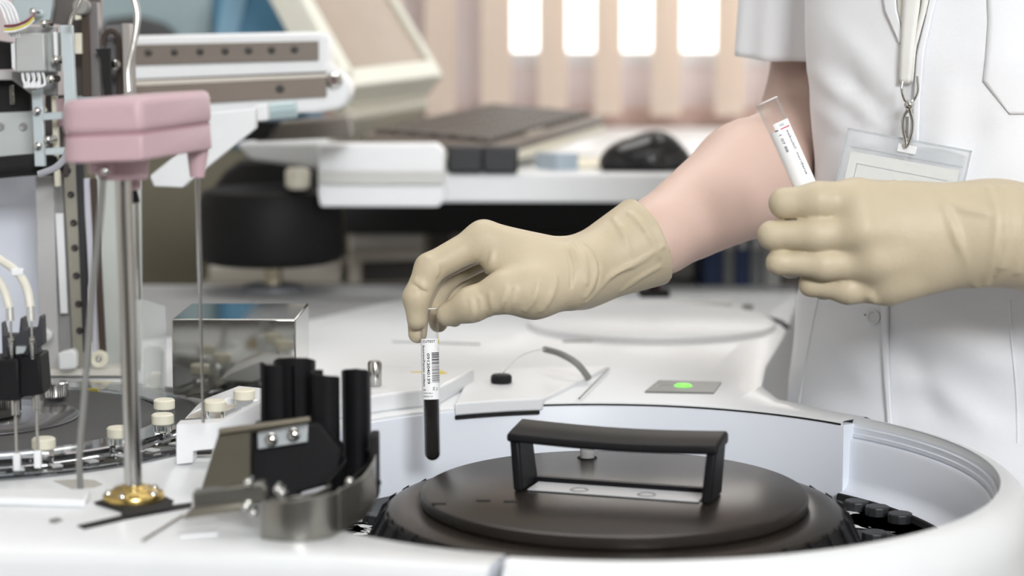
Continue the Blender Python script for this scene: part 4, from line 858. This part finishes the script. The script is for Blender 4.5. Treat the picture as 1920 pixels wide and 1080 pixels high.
def body_fn(p):
    d = None
    pts = []
    for z in (.86, .95, 1.04, 1.12, 1.20, 1.28):
        c = tcen(z); a_, b_ = dims(z); t_ = min(a_, b_)-.030; e = cone_d(p, c+rv*max(a_-.030-t_, .002), c-rv*max(a_-.030-t_, .002), t_, t_); d = e if d is None else smin(d, e, .03)
    for s in (SH_R, SH_L): d = smin(d, cone_d(p, tcen(1.34), s+(tcen(1.36)-s)*.22, .06, .042), .03)
    nk = tcen(1.42); d = smin(d, cone_d(p, nk, nk+np.array((-.01, -.015, .09)), .055, .05), .04)
    hc = nk+np.array((-.03, -.04, .20)); hd = ell_d(p, hc, (.074, .09, .115)); hd = smin(hd, ell_d(p, hc+fv*.085+np.array((0, 0, -.015)), (.014, .014, .026)), .02); hd = smin(hd, ell_d(p, hc+fv*.05+np.array((0, 0, -.085)), (.04, .045, .035)), .03)
    for sg in (-1, 1): hd = smin(hd, ell_d(p, hc+rv*sg*.075, (.012, .022, .03)), .01)
    d = smin(d, hd, .03)
    for sg in (-1, 1):
        hp_ = tcen(.86)+rv*sg*.052; fo = np.array((hp_[0], hp_[1], .09)); kn = (hp_+fo)/2-np.array((0, .01, 0))
        leg = chain_d(p, [hp_, kn, fo], [.055, .048, .040], .03); leg = smin(leg, cone_d(p, fo+np.array((0, 0, -.055)), fo+fv*.14+np.array((0, 0, -.06)), .035, .028), .03)
        d = smin(d, leg, .04)
    return d
def arm_r_fn(p):
    arm = chain_d(p, [SH_R, up_r, elbow_r], [.044, .037, .042], .012)
    fore = chain_d(p, [elbow_r, mid_r, cuff_r, wrist_r], [.042, .0465, .0292, .0195], .010)
    return smin(arm, fore, .014)
def arm_l_fn(p):
    return smin(chain_d(p, [SH_L, elbow_l], [.048, .042], .02), chain_d(p, [elbow_l, elbow_l*.6+wrist_l*.4, wrist_l], [.042, .042, .024], .03), .02)
def full_body(p): return smin(smin(body_fn(p), arm_r_fn(p), .02), arm_l_fn(p), .02)
me = sdf_mesh('person', full_body, (-.02, 1.2, -.005), (.72, 1.86, 1.75), .0075)
per = link_mesh('person', me, M_skin, smooth=180)
sm = per.modifiers.new('smooth', 'SMOOTH'); sm.factor = .5; sm.iterations = 6
tag(per, 'person in a white short sleeved coat and cream gloves holding two test tubes', 'person')
# ---------------------------------------------------------------- gloves
D0 = 1.42; S0 = D0/F
def h1(px, py, dz=0): return A_(px, py, D0+dz*.001)
fing1 = {
 'index': ([h1(907, 448, 6), h1(806, 503, 1), h1(781, 558, -1), h1(782, 599, 1)], [31, 28, 25, 19.5]),
 'middle': ([h1(913, 456, 29), h1(812, 508, 26), h1(784, 574, 20), h1(783, 626, 13)], [28, 25.5, 22, 18]),
 'ring': ([h1(926, 470, 50), h1(838, 518, 47), h1(812, 566, 40), h1(822, 606, 30)], [27, 24, 21, 18]),
 'pinky': ([h1(945, 490, 69), h1(866, 528, 66), h1(846, 566, 58), h1(852, 598, 48)], [24, 20, 18, 16])}
w_rad, w_uln = h1(1088, 509, 4), h1(1092, 514, 40)
cuff_c = h1(1212, 453, 42); cuff_ax = cuff_c-(w_rad+w_uln)/2; cuff_ax /= np.linalg.norm(cuff_ax)
def hand1_base(p):
    px = S0
    palm = None
    for k, (wb, rr) in {'index': (w_rad, 46), 'middle': (w_rad*.65+w_uln*.35, 50), 'ring': (w_rad*.35+w_uln*.65, 50), 'pinky': (w_uln, 46)}.items():
        m = fing1[k][0][0]; e = cone_d(p, wb, m, rr*px, (33 if k in ('index', 'middle') else 30)*px); palm = e if palm is None else smin(palm, e, .014)
    thenar = chain_d(p, [h1(1062, 535, -4), h1(1000, 545, -16), h1(948, 546, -20)], [44*px, 45*px, 37*px], .012)
    palm = smin(palm, thenar, .018)
    web = cone_d(p, h1(985, 505, -2), h1(930, 490, 2), 32*px, 22*px); palm = smin(palm, web, .014)
    cone = cone_d(p, (w_rad+w_uln)/2, cuff_c+cuff_ax*.03, .0245, .0405)
    palm = smin(palm, cone, .012)
    d = None
    for k, (pts, rs) in fing1.items():
        f_ = chain_d(p, pts, [r*px for r in rs], .004); f_ = smin(palm, f_, .008); d = f_ if d is None else smin(d, f_, .0012)
    th = chain_d(p, [h1(948, 546, -20), h1(884, 571, -16), h1(841, 589, -8)], [36*px, 31*px, 23*px], .006)
    th = smin(palm, th, .008); d = smin(d, th, .0015)
    cut = (p-cuff_c)@cuff_ax
    d = np.maximum(d, cut)
    t = np.clip(((p-(w_rad+w_uln)/2)@cuff_ax)/.05, 0, 2); inner = cone_d(p, cuff_c-cuff_ax*.012, cuff_c+cuff_ax*.03, .0300, .0380)
    return np.maximum(d, -inner)
def ridges(base, lines, d0, r=.0014, k=.0032, off=.0003):
    segs = []
    for ln in lines:
        pts = [surf_hit(base, x, y, d0) for x, y in ln]; pts = [q for q in pts if q is not None]
        if len(pts) >= 2: segs.append([np.array(q)+np.array(ray(960, 540))*off for q in spline(pts, 3)])
    def fn(p):
        d = base(p)
        near = np.abs(d) < .02
        if near.any():
            q = p[near]; dd = d[near]
            for s in segs:
                e = chain_d(q, [np.array(v) for v in s], [r*(.35+.65*math.sin(PI*(i+.5)/len(s))) for i in range(len(s))], 1e-4); dd = smin(dd, e, k)
            d[near] = dd
        return d
    return fn
def grooves(base, lines, d0, r=.0011, k=.002):
    segs = []
    for ln in lines:
        pts = [surf_hit(base, x, y, d0) for x, y in ln]; pts = [q for q in pts if q is not None]
        if len(pts) >= 2: segs.append([np.array(v) for v in spline(pts, 3)])
    def fn(p):
        d = base(p); near = np.abs(d) < .02
        if near.any():
            q = p[near]; dd = d[near]
            for s in segs:
                e = chain_d(q, s, [r*(.35+.65*math.sin(PI*(i+.5)/len(s))) for i in range(len(s))], 1e-4); dd = -smin(-dd, e, k)
            d[near] = dd
        return d
    return fn
L1 = [[(1080, 453), (1104, 471), (1118, 505), (1112, 533), (1098, 556)], [(1090, 458), (1097, 490), (1099, 530)], [(1066, 452), (1082, 475), (1090, 505)], [(1243, 462), (1195, 492), (1140, 522), (1098, 566)], [(1236, 500), (1200, 520), (1165, 545)],
      [(924, 474), (920, 492), (911, 510)], [(1010, 530), (1001, 560), (985, 582)], [(950, 540), (944, 565), (932, 584)], [(966, 540), (962, 566), (952, 586)], [(919, 552), (923, 575), (918, 592)], [(900, 560), (904, 580), (902, 598)], [(884, 564), (888, 586), (885, 602)], [(1042, 520), (1034, 555), (1016, 582)],
      [(800, 484), (818, 497), (820, 515)], [(779, 526), (798, 540)], [(1180, 400), (1210, 430), (1236, 480)], [(1150, 410), (1170, 440), (1185, 500)]]
G1 = [[(812, 488), (827, 505), (822, 522)], [(776, 533), (797, 547)], [(1112, 478), (1124, 508), (1118, 540)], [(1060, 462), (1072, 500), (1070, 540)]]
hand1 = ridges(grooves(hand1_base, G1, D0), L1, D0)
lo = np.min([h1(740, 660, -50), h1(1300, 360, 110)], 0)-.01; hi = np.max([h1(740, 660, -50), h1(1300, 360, 110)], 0)+.01
me = sdf_mesh('glove', hand1, (h1(745, 500, 0)[0], h1(900, 500, -48)[1], h1(900, 665, 0)[2]), (h1(1290, 500, 40)[0], h1(900, 500, 100)[1], h1(900, 355, 40)[2]), .0013)
g1 = link_mesh('glove', me, M_glove, per, smooth=180, label='cream latex glove with a rolled cuff, lowering a blood tube')
sm = g1.modifiers.new('smooth', 'SMOOTH'); sm.factor = .5; sm.iterations = 1
# rolled rim of the cuff
x_, y_, _ = frame(Vector(cuff_ax))
# second hand
D1 = 1.30; S1 = D1/F
def h2(px, py, dz=0): return A_(px, py, D1+dz*.001)
fing2 = {
 'index': ([h2(1606, 376, 3), h2(1535, 377, -1), h2(1471, 381, 4), h2(1476, 386, 45), h2(1528, 388, 54)], [39, 35, 27, 22, 21]),
 'middle': ([h2(1610, 434, -2), h2(1530, 440, -3), h2(1448, 441, 3), h2(1470, 446, 45), h2(1530, 446, 53)], [38, 31, 25, 26, 23]),
 'ring': ([h2(1634, 492, 2), h2(1545, 496, 0), h2(1461, 492, 5), h2(1482, 496, 43), h2(1540, 494, 51)], [36, 28, 22, 24, 22]),
 'pinky': ([h2(1664, 536, 10), h2(1590, 542, 8), h2(1520, 534, 14), h2(1545, 538, 40), h2(1580, 534, 46)], [33, 27, 20, 22, 20])}
wl_t, wl_b = h2(1872, 402, 8), h2(1872, 470, 8)
def hand2_base(p):
    px = S1; palm = None
    for k, wb in {'index': wl_t, 'middle': wl_t*.65+wl_b*.35, 'ring': wl_t*.35+wl_b*.65, 'pinky': wl_b}.items():
        e = cone_d(p, wb, fing2[k][0][0], 49*px, {'index': 39, 'middle': 42, 'ring': 40, 'pinky': 34}[k]*px); palm = e if palm is None else smin(palm, e, .016)
    mid = cone_d(p, h2(1690, 440, 14), h2(1800, 435, 14), 70*px, 60*px); palm = smin(palm, mid, .02)
    thumb = chain_d(p, [h2(1790, 410, 34), h2(1690, 385, 50), h2(1610, 375, 56), h2(1568, 368, 54)], [40*px, 34*px, 29*px, 24*px], .006)
    palm_t = smin(palm, thumb, .012)
    sl = cone_d(p, (wl_t+wl_b)/2, np.array(elbow_l)*.45+(wl_t+wl_b)/2*.55, .0315, .046)
    palm_t = smin(palm_t, sl, .02)
    e_ax = np.array(elbow_l)-(wl_t+wl_b)/2; e_ax = e_ax/np.linalg.norm(e_ax)
    palm_t = np.maximum(palm_t, (p-(wl_t+wl_b)/2)@e_ax-.062)
    d = None
    for k, (pts, rs) in fing2.items():
        f_ = chain_d(p, pts, [r*px for r in rs], .005); f_ = smin(palm_t, f_, .007); d = f_ if d is None else smin(d, f_, .0012)
    for x, y, dz, r in ((1612, 385, -8, 20), (1622, 432, -13, 22), (1646, 490, -8, 19), (1672, 532, 2, 15)):
        d = smin(d, cone_d(p, h2(x, y, dz), h2(x+26, y, dz+2), r*px, r*px*.8), .014)
    return d
L2 = [[(1853, 352), (1869, 400), (1866, 470), (1848, 533)], [(1878, 350), (1888, 420), (1880, 500)], [(1770, 388), (1800, 460), (1832, 537)], [(1640, 566), (1632, 556)], [(1735, 345), (1790, 385), (1850, 400)], [(1905, 345), (1912, 420), (1908, 510)]]
G2 = [[(1862, 360), (1877, 405), (1874, 470), (1858, 530)]]
hand2 = ridges(grooves(hand2_base, G2, D1, r=.0007, k=.004), L2, D1, r=.0012, k=.005)
me = sdf_mesh('glove', hand2, (h2(1410, 400, 0)[0], h2(1700, 400, -40)[1], h2(1700, 600, 0)[2]), (h2(2080, 400, 60)[0], h2(1700, 400, 85)[1], h2(1700, 310, 40)[2]), .0015)
g2 = link_mesh('glove', me, M_glove, per, smooth=180, label='cream latex glove closed round a tube, back of the hand facing out')
sm = g2.modifiers.new('smooth', 'SMOOTH'); sm.factor = .5; sm.iterations = 2
# ---------------------------------------------------------------- coat
zs = [.42+i*(1.475-.42)/156 for i in range(157)]
folds = []      # (x0,y0,x1,y1,width,amp mm)
for q in ((1520, 130, 1700, 262, 14, 2.6), (1560, 120, 1720, 290, 16, -2.0), (1532, 200, 1660, 300, 12, 1.8), (1560, 40, 1690, 190, 20, 1.6), (1530, 330, 1560, 560, 22, 1.6), (1600, 120, 1590, 330, 18, -1.2),
          (1670, 620, 1760, 770, 26, -4.0), (1700, 600, 1900, 700, 30, 2.5), (1680, 690, 1860, 800, 24, 3.2), (1560, 600, 1640, 740, 30, 2.0), (1730, 560, 1920, 640, 24, -2.6), (1790, 150, 1760, 330, 28, 1.8), (1850, 230, 1800, 330, 22, -1.6), (1540, 560, 1650, 640, 26, -2.5)): folds.append(q)
rows = []
for z in zs:
    a, b_ = dims(z)
    rows.append(ellrow(z, a, b_))
cent = [np.mean(r, 0) for r in rows]
for i, r in enumerate(rows):
    for j, p_ in enumerate(r):
        nrm = p_-cent[i]; nl = np.linalg.norm(nrm); nrm = nrm/nl
        if nrm[1] > .35: continue
        x, y, d = proj(p_); disp = 0
        for x0, y0, x1, y1, w_, am in folds:
            vx, vy = x1-x0, y1-y0; L = math.hypot(vx, vy); t = ((x-x0)*vx+(y-y0)*vy)/(L*L); e = abs((x-x0)*vy-(y-y0)*vx)/L
            if -.3 < t < 1.3 and e < 3*w_: disp += am*.0014*math.exp(-(e/w_)**2)*math.exp(-((t-.5)/.48)**4)
        disp += .0010*math.sin(x*.031+y*.017)*math.sin(y*.023-x*.006)
        r[j] = p_+nrm*disp
b = MB(); b.quadgrid(rows, closed_u=True); coat = b.build('coat', M_cloth, per, smooth=180)
sd = coat.modifiers.new('solid', 'SOLIDIFY'); sd.thickness = .0012; sd.offset = -1
from mathutils.bvhtree import BVHTree
bv = BVHTree.FromPolygons([tuple(v.co) for v in coat.data.vertices], [tuple(p_.vertices) for p_ in coat.data.polygons])
def ons(px, py, off=.0008):
    loc, nrm, _, _ = bv.ray_cast(CAM, ray(px, py).normalized(), 5)
    if loc is None: return P(px, py, 1.5)
    if nrm.dot(ray(px, py)) > 0: nrm = -nrm
    return loc+nrm*off
def patch(name, left, right, m, par, off=.0012, n=24, mcol=6, thick=.0012, bev=.0003):
    """cloth patch between two edges lying on the coat"""
    def lerp_line(l, t):
        k = t*(len(l)-1); i = min(int(k), len(l)-2); f_ = k-i; return l[i][0]+(l[i+1][0]-l[i][0])*f_, l[i][1]+(l[i+1][1]-l[i][1])*f_
    top = []
    for i in range(n+1):
        a, c_ = lerp_line(left, i/n), lerp_line(right, i/n)
        top.append([ons(a[0]+(c_[0]-a[0])*j/mcol, a[1]+(c_[1]-a[1])*j/mcol, off) for j in range(mcol+1)])
    b = MB(); b.quadgrid(top); o = b.build(name, m, par, smooth=180)
    s_ = o.modifiers.new('solid', 'SOLIDIFY'); s_.thickness = thick; s_.offset = 0; return o
M_shirt = mat('cream_shirt', (238, 236, 226), .8, var=.01)
patch('undershirt', [(1679, -30), (1682, 20), (1694, 66)], [(1760, -30), (1748, 20), (1697, 68)], M_shirt, coat, .0006)
patch('lapel', [(1655, -30), (1662, 20), (1690, 84)], [(1680, -30), (1684, 20), (1697, 70)], M_cloth, coat, .0020)
patch('placket', [(1752, -30), (1737, 40), (1722, 100), (1716, 180), (1712, 300), (1690, 420), (1655, 560), (1656, 660), (1664, 760), (1668, 830)], [(1764, -30), (1748, 40), (1735, 100), (1728, 180), (1724, 300), (1704, 420), (1668, 560), (1667, 660), (1673, 760), (1678, 830)], M_cloth, coat, .0022, n=60, mcol=3, thick=.0018)
patch('chest_pocket', [(1850, -30), (1853, 40), (1848, 110), (1843, 152), (1893, 214)], [(2010, -30), (2010, 40), (2010, 110), (2005, 152), (1925, 214)], M_cloth, coat, .0007, n=40, mcol=14, thick=.0009)
def seam(pts, r=.0006, name='seam'):
    b = MB(); b.tube([ons(x, y, .0003) for x, y in spline_px(pts)], r, 6); return b.build(name, M_cloth, coat)
def spline_px(pts, n=10): return [(v.x, v.y) for v in spline([Vector((x, y, 0)) for x, y in pts], n)]
seam([(1535, 555), (1524, 610), (1511, 680), (1499, 755)], .0009)
seam([(1893, 560), (1897, 640), (1906, 740), (1908, 830)], .0008)
seam([(1860, -20), (1862, 60), (1857, 115), (1853, 150), (1894, 204), (1925, 205)], .0004)
q = ons(1641, 592, .002); b = MB(); b.lathe([(0, .001), (.0035, .001), (.0042, .0022), (.0058, .0018), (.006, 0), (0, 0)], tuple(q), axis=tuple(q*0+Vector(fv)), n=28); bt = b.build('button', mat('button_white', (226, 228, 230), .3), coat)
patch('buttonhole', [(1622, 588), (1638, 588)], [(1622, 591), (1638, 591)], mat('hole_grey', (160, 160, 165), .8), coat, .0008, n=6, mcol=2)
# sleeve over the upper arm
hem = A_(1506, 100, 1.645); top_ = SH_R+np.array((.022, -.004, .050)); rows = []
axv = Vector(hem-top_).normalized(); sx, sy, _ = frame(axv)
for i in range(40):
    t = i/39; c = Vector(top_).lerp(Vector(hem), t); R = .064*(1-t)+.0575*t; row = []
    R *= (.05, .55, .78, .90, .96)[i] if i < 5 else 1
    for j in range(72):
        a = 2*PI*j/72; fo = .0030*math.sin(a*9+2*t)*t*t+.002*math.sin(a*3+5*t)*t
        dirv = sx*math.cos(a)+sy*math.sin(a); row.append(c+dirv*(R+fo)+axv*(.006*t*math.cos(a-2.0)))
    rows.append(row)
b = MB(); b.quadgrid(rows, closed_u=True); sl_ = b.build('sleeve', M_cloth, coat, smooth=180); s_ = sl_.modifiers.new('solid', 'SOLIDIFY'); s_.thickness = .0016; s_.offset = -1
rows = []; c2 = Vector(SH_L)+Vector((-.016, .004, .050)); c3 = Vector(SH_L).lerp(Vector(elbow_l), .6); ax2 = (c3-c2).normalized(); sx, sy, _ = frame(ax2)
for i in range(24):
    t = i/23; c = c2.lerp(c3, t); rows.append([c+(sx*math.cos(2*PI*j/48)+sy*math.sin(2*PI*j/48))*(.058+.002*math.sin(14*PI*j/48)*t)*((.05, .6, .85, .95)[i] if i < 4 else 1) for j in range(48)])
b = MB(); b.quadgrid(rows, closed_u=True); sl_ = b.build('sleeve', M_cloth, coat, smooth=180); s_ = sl_.modifiers.new('solid', 'SOLIDIFY'); s_.thickness = .0016; s_.offset = -1
# ---------------------------------------------------------------- badge on a lanyard
nb = thing('name_badge', 'clear plastic name badge on a white lanyard, on the coat front above the hand', 'badge', ons(1700, 300))
cand = [proj(ons(x, y, .0))[2] for x in (1600, 1660, 1700, 1750, 1810) for y in (250, 300, 360, 420)]; dl = min(proj(ons(1600, y, 0))[2] for y in (250, 300, 340))-.006; dr = dl-.035
while any(dl+(dr-dl)*(x-1591)/232 > proj(ons(x, y, 0))[2]-.003 for x in range(1596, 1820, 20) for y in (255, 290, 330, 380)): dl -= .001; dr -= .001
TL, TR = P(1591, 240, dl), P(1823, 283, dr); bu = (TR-TL); bw = bu.length; bu.normalize()
bd = P(1582, 330, dl+.0)-TL; bd = (bd-bu*bd.dot(bu)).normalized(); bn = bu.cross(bd).normalized()
if bn.dot(ray(1700, 300)) > 0: bn = -bn
def bp(u, v, n=0): return TL+bu*u+bd*v+bn*n
def bbox(b, u0, u1, v0, v1, n0, n1): b.prism([bp(u0, v0, n0), bp(u1, v0, n0), bp(u1, v1, n0), bp(u0, v1, n0)], bn*(n1-n0)); return b
b = MB(); bbox(b, 0, bw, 0, .072, .0, .0016); b.build('plastic_sleeve', thin_clear('badge_plastic', (225, 230, 234), .30, .06), nb, bevel=.0004)
b = MB()
for u0, u1, v0, v1 in ((0, bw, 0, .0012), (0, .0012, 0, .072), (bw-.0012, bw, 0, .072), (.005, bw-.004, .0125, .0132)): bbox(b, u0, u1, v0, v1, .0015, .0021)
b.build('sleeve_weld', thin_clear('badge_weld', (205, 212, 218), .45, .05), nb)
b = MB(); b.prism([bp(.0055, .0165, .0002), bp(bw-.006, .0155, .0002), bp(bw-.005, .070, .0002), bp(.006, .070, .0002)], bn*.0005); card = b.build('card', mat('badge_card', (240, 240, 234), .6, var=.01), nb)
b = MB()
for u0, u1, v0, v1 in ((.012, bw-.012, .0245, .0249), (.012, .0124, .0245, .06)): bbox(b, u0, u1, v0, v1, .0008, .0010)
b.build('card_print', mat('print_grey', (150, 152, 158), .6), card)
hk = P(1701, 272, (dl+dr)/2-.004)
b = MB(); b.tube(spline([hk+Vector((-.0045, 0, .046)), hk+Vector((-.0052, -.001, .040)), hk+Vector((-.003, -.001, .033)), hk+Vector((0, -.001, .0315)), hk+Vector((.004, -.001, .033)), hk+Vector((.0066, -.001, .040)), hk+Vector((.006, 0, .050))], 6), .0010, 10); b.build('wire_loop', M_chrome, nb)
b = MB(); b.lathe([(0, .0055), (.0028, .005), (.0038, .003), (.0036, .001), (.0026, 0), (.0026, -.0015), (0, -.0015)], tuple(hk+Vector((.0005, -.001, .0268))), n=20); b.build('swivel', M_chrome, nb)
b = MB(); b.tube(spline([hk+Vector((0, -.001, .026)), hk+Vector((-.0034, -.001, .020)), hk+Vector((-.0036, -.001, .012)), hk+Vector((-.0018, -.001, .004)), hk+Vector((-.0008, -.0008, -.001)), hk+Vector((.0012, -.0008, .003)), hk+Vector((.0030, -.001, .010)), hk+Vector((.0032, -.001, .018)), hk+Vector((.001, -.001, .0255))], 6), .0013, 10); b.build('hook', M_chrome, nb)
b = MB(); b.box(hk+Vector((-.0008, -.0012, .013)), (.0024, .0016, .016)); b.build('hook_gate', M_steel, nb, bevel=.0004)
b = MB(); c_ = bp(bw*.5, .0075, .002); b.prism([c_+bu*-.007+bd*.003, c_+bu*.007+bd*.003, c_+bu*.007-bd*.003, c_-bu*.007-bd*.003], bn*.0006); b.build('slot_tab', mat('tab_white', (232, 234, 236), .4), nb, bevel=.0003)
M_rib = mat('lanyard_ribbon', (238, 238, 234), .7, bump=.1, bscale=1200)
patch('lanyard', [(1699, -40), (1697, 20), (1694, 90), (1690, 156)], [(1733, -40), (1728, 20), (1718, 90), (1712, 156)], M_rib, nb, .0042, n=20, mcol=3, thick=.001)
patch('lanyard_strap', [(1738, -40), (1730, 20), (1716, 90), (1712, 156)], [(1752, -40), (1741, 20), (1722, 90), (1716, 152)], M_rib, nb, .0038, n=20, mcol=2, thick=.001)
# ------------------------------------------------------------------ test tubes
M_tg = thin_clear('tube_plastic', (228, 226, 222), .009, .06)
M_blood = mat('blood', (12, 4, 5), .15, var=.1, spec=.1)
M_label = mat('label_paper', (244, 245, 246), .55, var=.01)
def cyl_patch(tp, r, u0, u1, a0, a1, m, name, par, th=.00012, n=24):
    """patch on the tube wall: u along the tube from the top, a = angle from the side facing out"""
    rows = []
    for i in range(n+1):
        a = a0+(a1-a0)*i/n; rows.append([tp(u0, a, r), tp(u1, a, r), tp(u1, a, r-th), tp(u0, a, r-th)])
    b = MB(); vs = b.quadgrid(rows, closed_u=True); b.cap(vs[0], True); b.cap(vs[-1]); return b.build(name, m, par, smooth=60)
def cyl_text(tp, r, body, uc, length, ac, height, m, name, par, down=True):
    v, f = text_tris(body, 1.0); xs = [q[0] for q in v]; ys = [q[1] for q in v]; w_ = max(xs)-min(xs); h_ = max(ys)-min(ys); xm = (max(xs)+min(xs))/2; ym = (max(ys)+min(ys))/2
    b = MB(); vv = []
    for x, y in v:
        x = (x-xm)/w_*length; y = (y-ym)/h_*height
        vv.append(b.bm.verts.new(tp(uc+x, ac+y/r, r) if down else tp(uc-y, ac+x/r, r)))
    for q in f:
        try: b.bm.faces.new([vv[i] for i in q])
        except ValueError: pass
    return b.build(name, m, par, smooth=0)
def make_tube(label, top, bot, R, sc, fluid_u, lab_u, lab_a, M_fluid, face=None):
    top, bot = Vector(top), Vector(bot); ax = (bot-top).normalized(); L = (bot-top).length
    fx = -ray(*proj((top+bot)/2)[:2]); fx = (fx-ax*fx.dot(ax)).normalized(); rx = fx.cross(ax); 
    if rx.x < 0: rx = -rx
    def tp(u, a, r): return top+ax*u+(fx*math.cos(a)+rx*math.sin(a))*r
    t = thing('test_tube', label, 'test tube', tuple(bot), 'hand held test tubes')
    def lath(prof, n=40):
        b = MB(); rows = [[top+ax*u+(fx*math.cos(2*PI*i/n)+rx*math.sin(2*PI*i/n))*max(r, 1e-5) for i in range(n)] for r, u in prof]
        b.quadgrid(rows, closed_u=True); return b
    outer = [(R, 0)]+[(R, L-R)]+[(R*math.cos(q), L-R+R*math.sin(q)) for q in [PI/2*k/10 for k in range(1, 11)]]
    r2 = R-.0008; inner = [(r2*math.cos(q), L-R+r2*math.sin(q)) for q in [PI/2*k/10 for k in range(10, 0, -1)]]+[(r2, L-R), (r2, 0), (R, 0)]
    lath(outer+inner).build('tube_wall', M_tg, t, smooth=60)
    b = MB(); b.tube([top+(fx*math.cos(q)+rx*math.sin(q))*(R-.0004) for q in [2*PI*i/40 for i in range(41)]], .0005, 6, caps=False); b.build('rim', mat('tube_rim', (232, 232, 230), .15), t)
    rf = R-.0009; fl = [(0, fluid_u), (rf, fluid_u), (rf, L-R)]+[(rf*math.cos(q), L-R+rf*math.sin(q)) for q in [PI/2*k/10 for k in range(1, 11)]]
    lath(fl).build('fluid', M_fluid, t, smooth=60)
    lb = cyl_patch(tp, R+.0002, lab_u[0], lab_u[1], lab_a[0], lab_a[1], M_label, 'paper_label', t)
    return t, tp, lb, L
T1t, T1b = P(805, 579, 1.424), P(811, 865, 1.424); k = .394e-3
t1, tp, lb, L1_ = make_tube('blood filled test tube with a barcode label, held over the black lid', T1t, T1b, .0066, 1, 163*k, (56*k, 170*k), (math.radians(-112), math.radians(76)), M_blood)
R = .0066+.0003; rad = math.radians
cyl_text(tp, R, 'CUTEST', 61*k, .0100, rad(-8), .0019, M_ink, 'print', lb, down=False)
cyl_patch(tp, R, 57*k, 66*k, rad(62), rad(76), mat('label_yellow', (200, 190, 60), .5), 'yellow_tab', lb)
cyl_text(tp, R, 'borov\u010danin milan', 107*k, .0300, rad(-44), .0022, M_ink, 'print', lb)
cyl_text(tp, R, '0912040139', 112*k, .0226, rad(-13), .0022, M_ink, 'print', lb)
random.seed(11); u = 82*k; b = MB(); bars = MB()
while u < 138*k:
    w_ = random.choice((.00028, .00028, .0005, .0008)); 
    rows = [[tp(u, rad(8+60*i/10), R), tp(u+w_, rad(8+60*i/10), R)] for i in range(11)]; bars.quadgrid(rows); u += w_+random.choice((.0003, .0003, .0005))
b.bm.free(); bars.build('barcode', M_ink, lb, smooth=0)
cyl_text(tp, R, 'MK', 152*k, .0026, rad(-42), .0011, mat('label_maroon', (140, 40, 60), .6), 'print', lb, down=False)
cyl_text(tp, R, 'VACUTEST KIMA srl', 158*k, .0078, rad(-22), .0010, mat('print_grey_2', (110, 112, 118), .6), 'print', lb, down=False)
cyl_text(tp, R, 'ARZERGRANDE - ITALY', 164*k, .0082, rad(-22), .0010, mat('print_grey_2', (110, 112, 118), .6), 'print', lb, down=False)
cyl_text(tp, R, 'RE', 150*k, .0026, rad(18), .0016, mat('print_grey_2', (110, 112, 118), .6), 'print', lb)
cyl_text(tp, R, 'CL', 151*k, .0026, rad(40), .0016, mat('print_grey_2', (110, 112, 118), .6), 'print', lb)
# second tube in the closed hand
dT = 1.332; T2t = P(1438, 190, dT); T2b = P(1560, 462, dT+.002)
sd_ = T2b-T2t; T2b = T2t+sd_.normalized()*.105
M_serum = mat('serum', (206, 176, 60), .2, var=.05)
t2, tp, lb, _ = make_tube('test tube with a white label and yellow serum, gripped in the raised hand', T2t, T2b, .0080, 1, .030, (.0215, .075), (rad(-62), rad(110)), M_serum)
R = .0083
cyl_patch(tp, R-.0001, .0165, .0215, rad(-20), rad(100), M_label, 'label_flap', lb)
cyl_patch(tp, R, .0212, .0220, rad(5), rad(60), mat('label_red', (200, 50, 80), .5), 'red_line', lb)
cyl_patch(tp, R, .0212, .0220, rad(-25), rad(-8), mat('label_navy', (60, 60, 90), .5), 'blue_line', lb)
cyl_text(tp, R, 'VAC', .0190, .0042, rad(20), .0018, mat('print_grey_2', (110, 112, 118), .6), 'print', lb, down=False)
cyl_text(tp, R, 'sekuli\u0107 gordana', .0405, .0335, rad(33), .0026, mat('print_plum', (96, 88, 104), .6), 'print', lb)
cyl_text(tp, R, '1 07 88', .0315, .0130, rad(-8), .0019, mat('print_plum', (96, 88, 104), .6), 'print', lb)
# ------------------------------------------------------------------ light
w = bpy.data.worlds.new('world'); S.world = w; w.use_nodes = True
bg = w.node_tree.nodes['Background']; bg.inputs[0].default_value = (1.0, .985, .96, 1); bg.inputs[1].default_value = 3.6
def area(name, loc, target, sx, sy, power, color=(1, 1, 1)):
    l = bpy.data.lights.new(name, 'AREA'); l.shape = 'RECTANGLE'; l.size = sx; l.size_y = sy; l.energy = power; l.color = color
    o = bpy.data.objects.new(name, l); COL.objects.link(o); o.location = loc
    o.rotation_euler = (Vector(target)-Vector(loc)).to_track_quat('-Z', 'Y').to_euler(); return o
area('ceiling_lamp_near', (.15, .35, 2.74), (.15, .35, 0), 1.6, .9, 5, (1, .99, .97))
area('ceiling_lamp_far', (-.1, 2.3, 2.74), (-.1, 2.3, 0), 1.6, .8, 18, (1, .98, .95))
area('bounce_flash_fill', (.85, -2.2, 2.6), (.05, 1.3, .95), 1.2, .9, 150, (.975, .985, 1))  # added fill high behind the camera, standing in for a bounce flash
S.view_settings.view_transform = 'Standard'; S.view_settings.look = 'None'; S.view_settings.gamma = 1.0; S.view_settings.exposure = 0.04
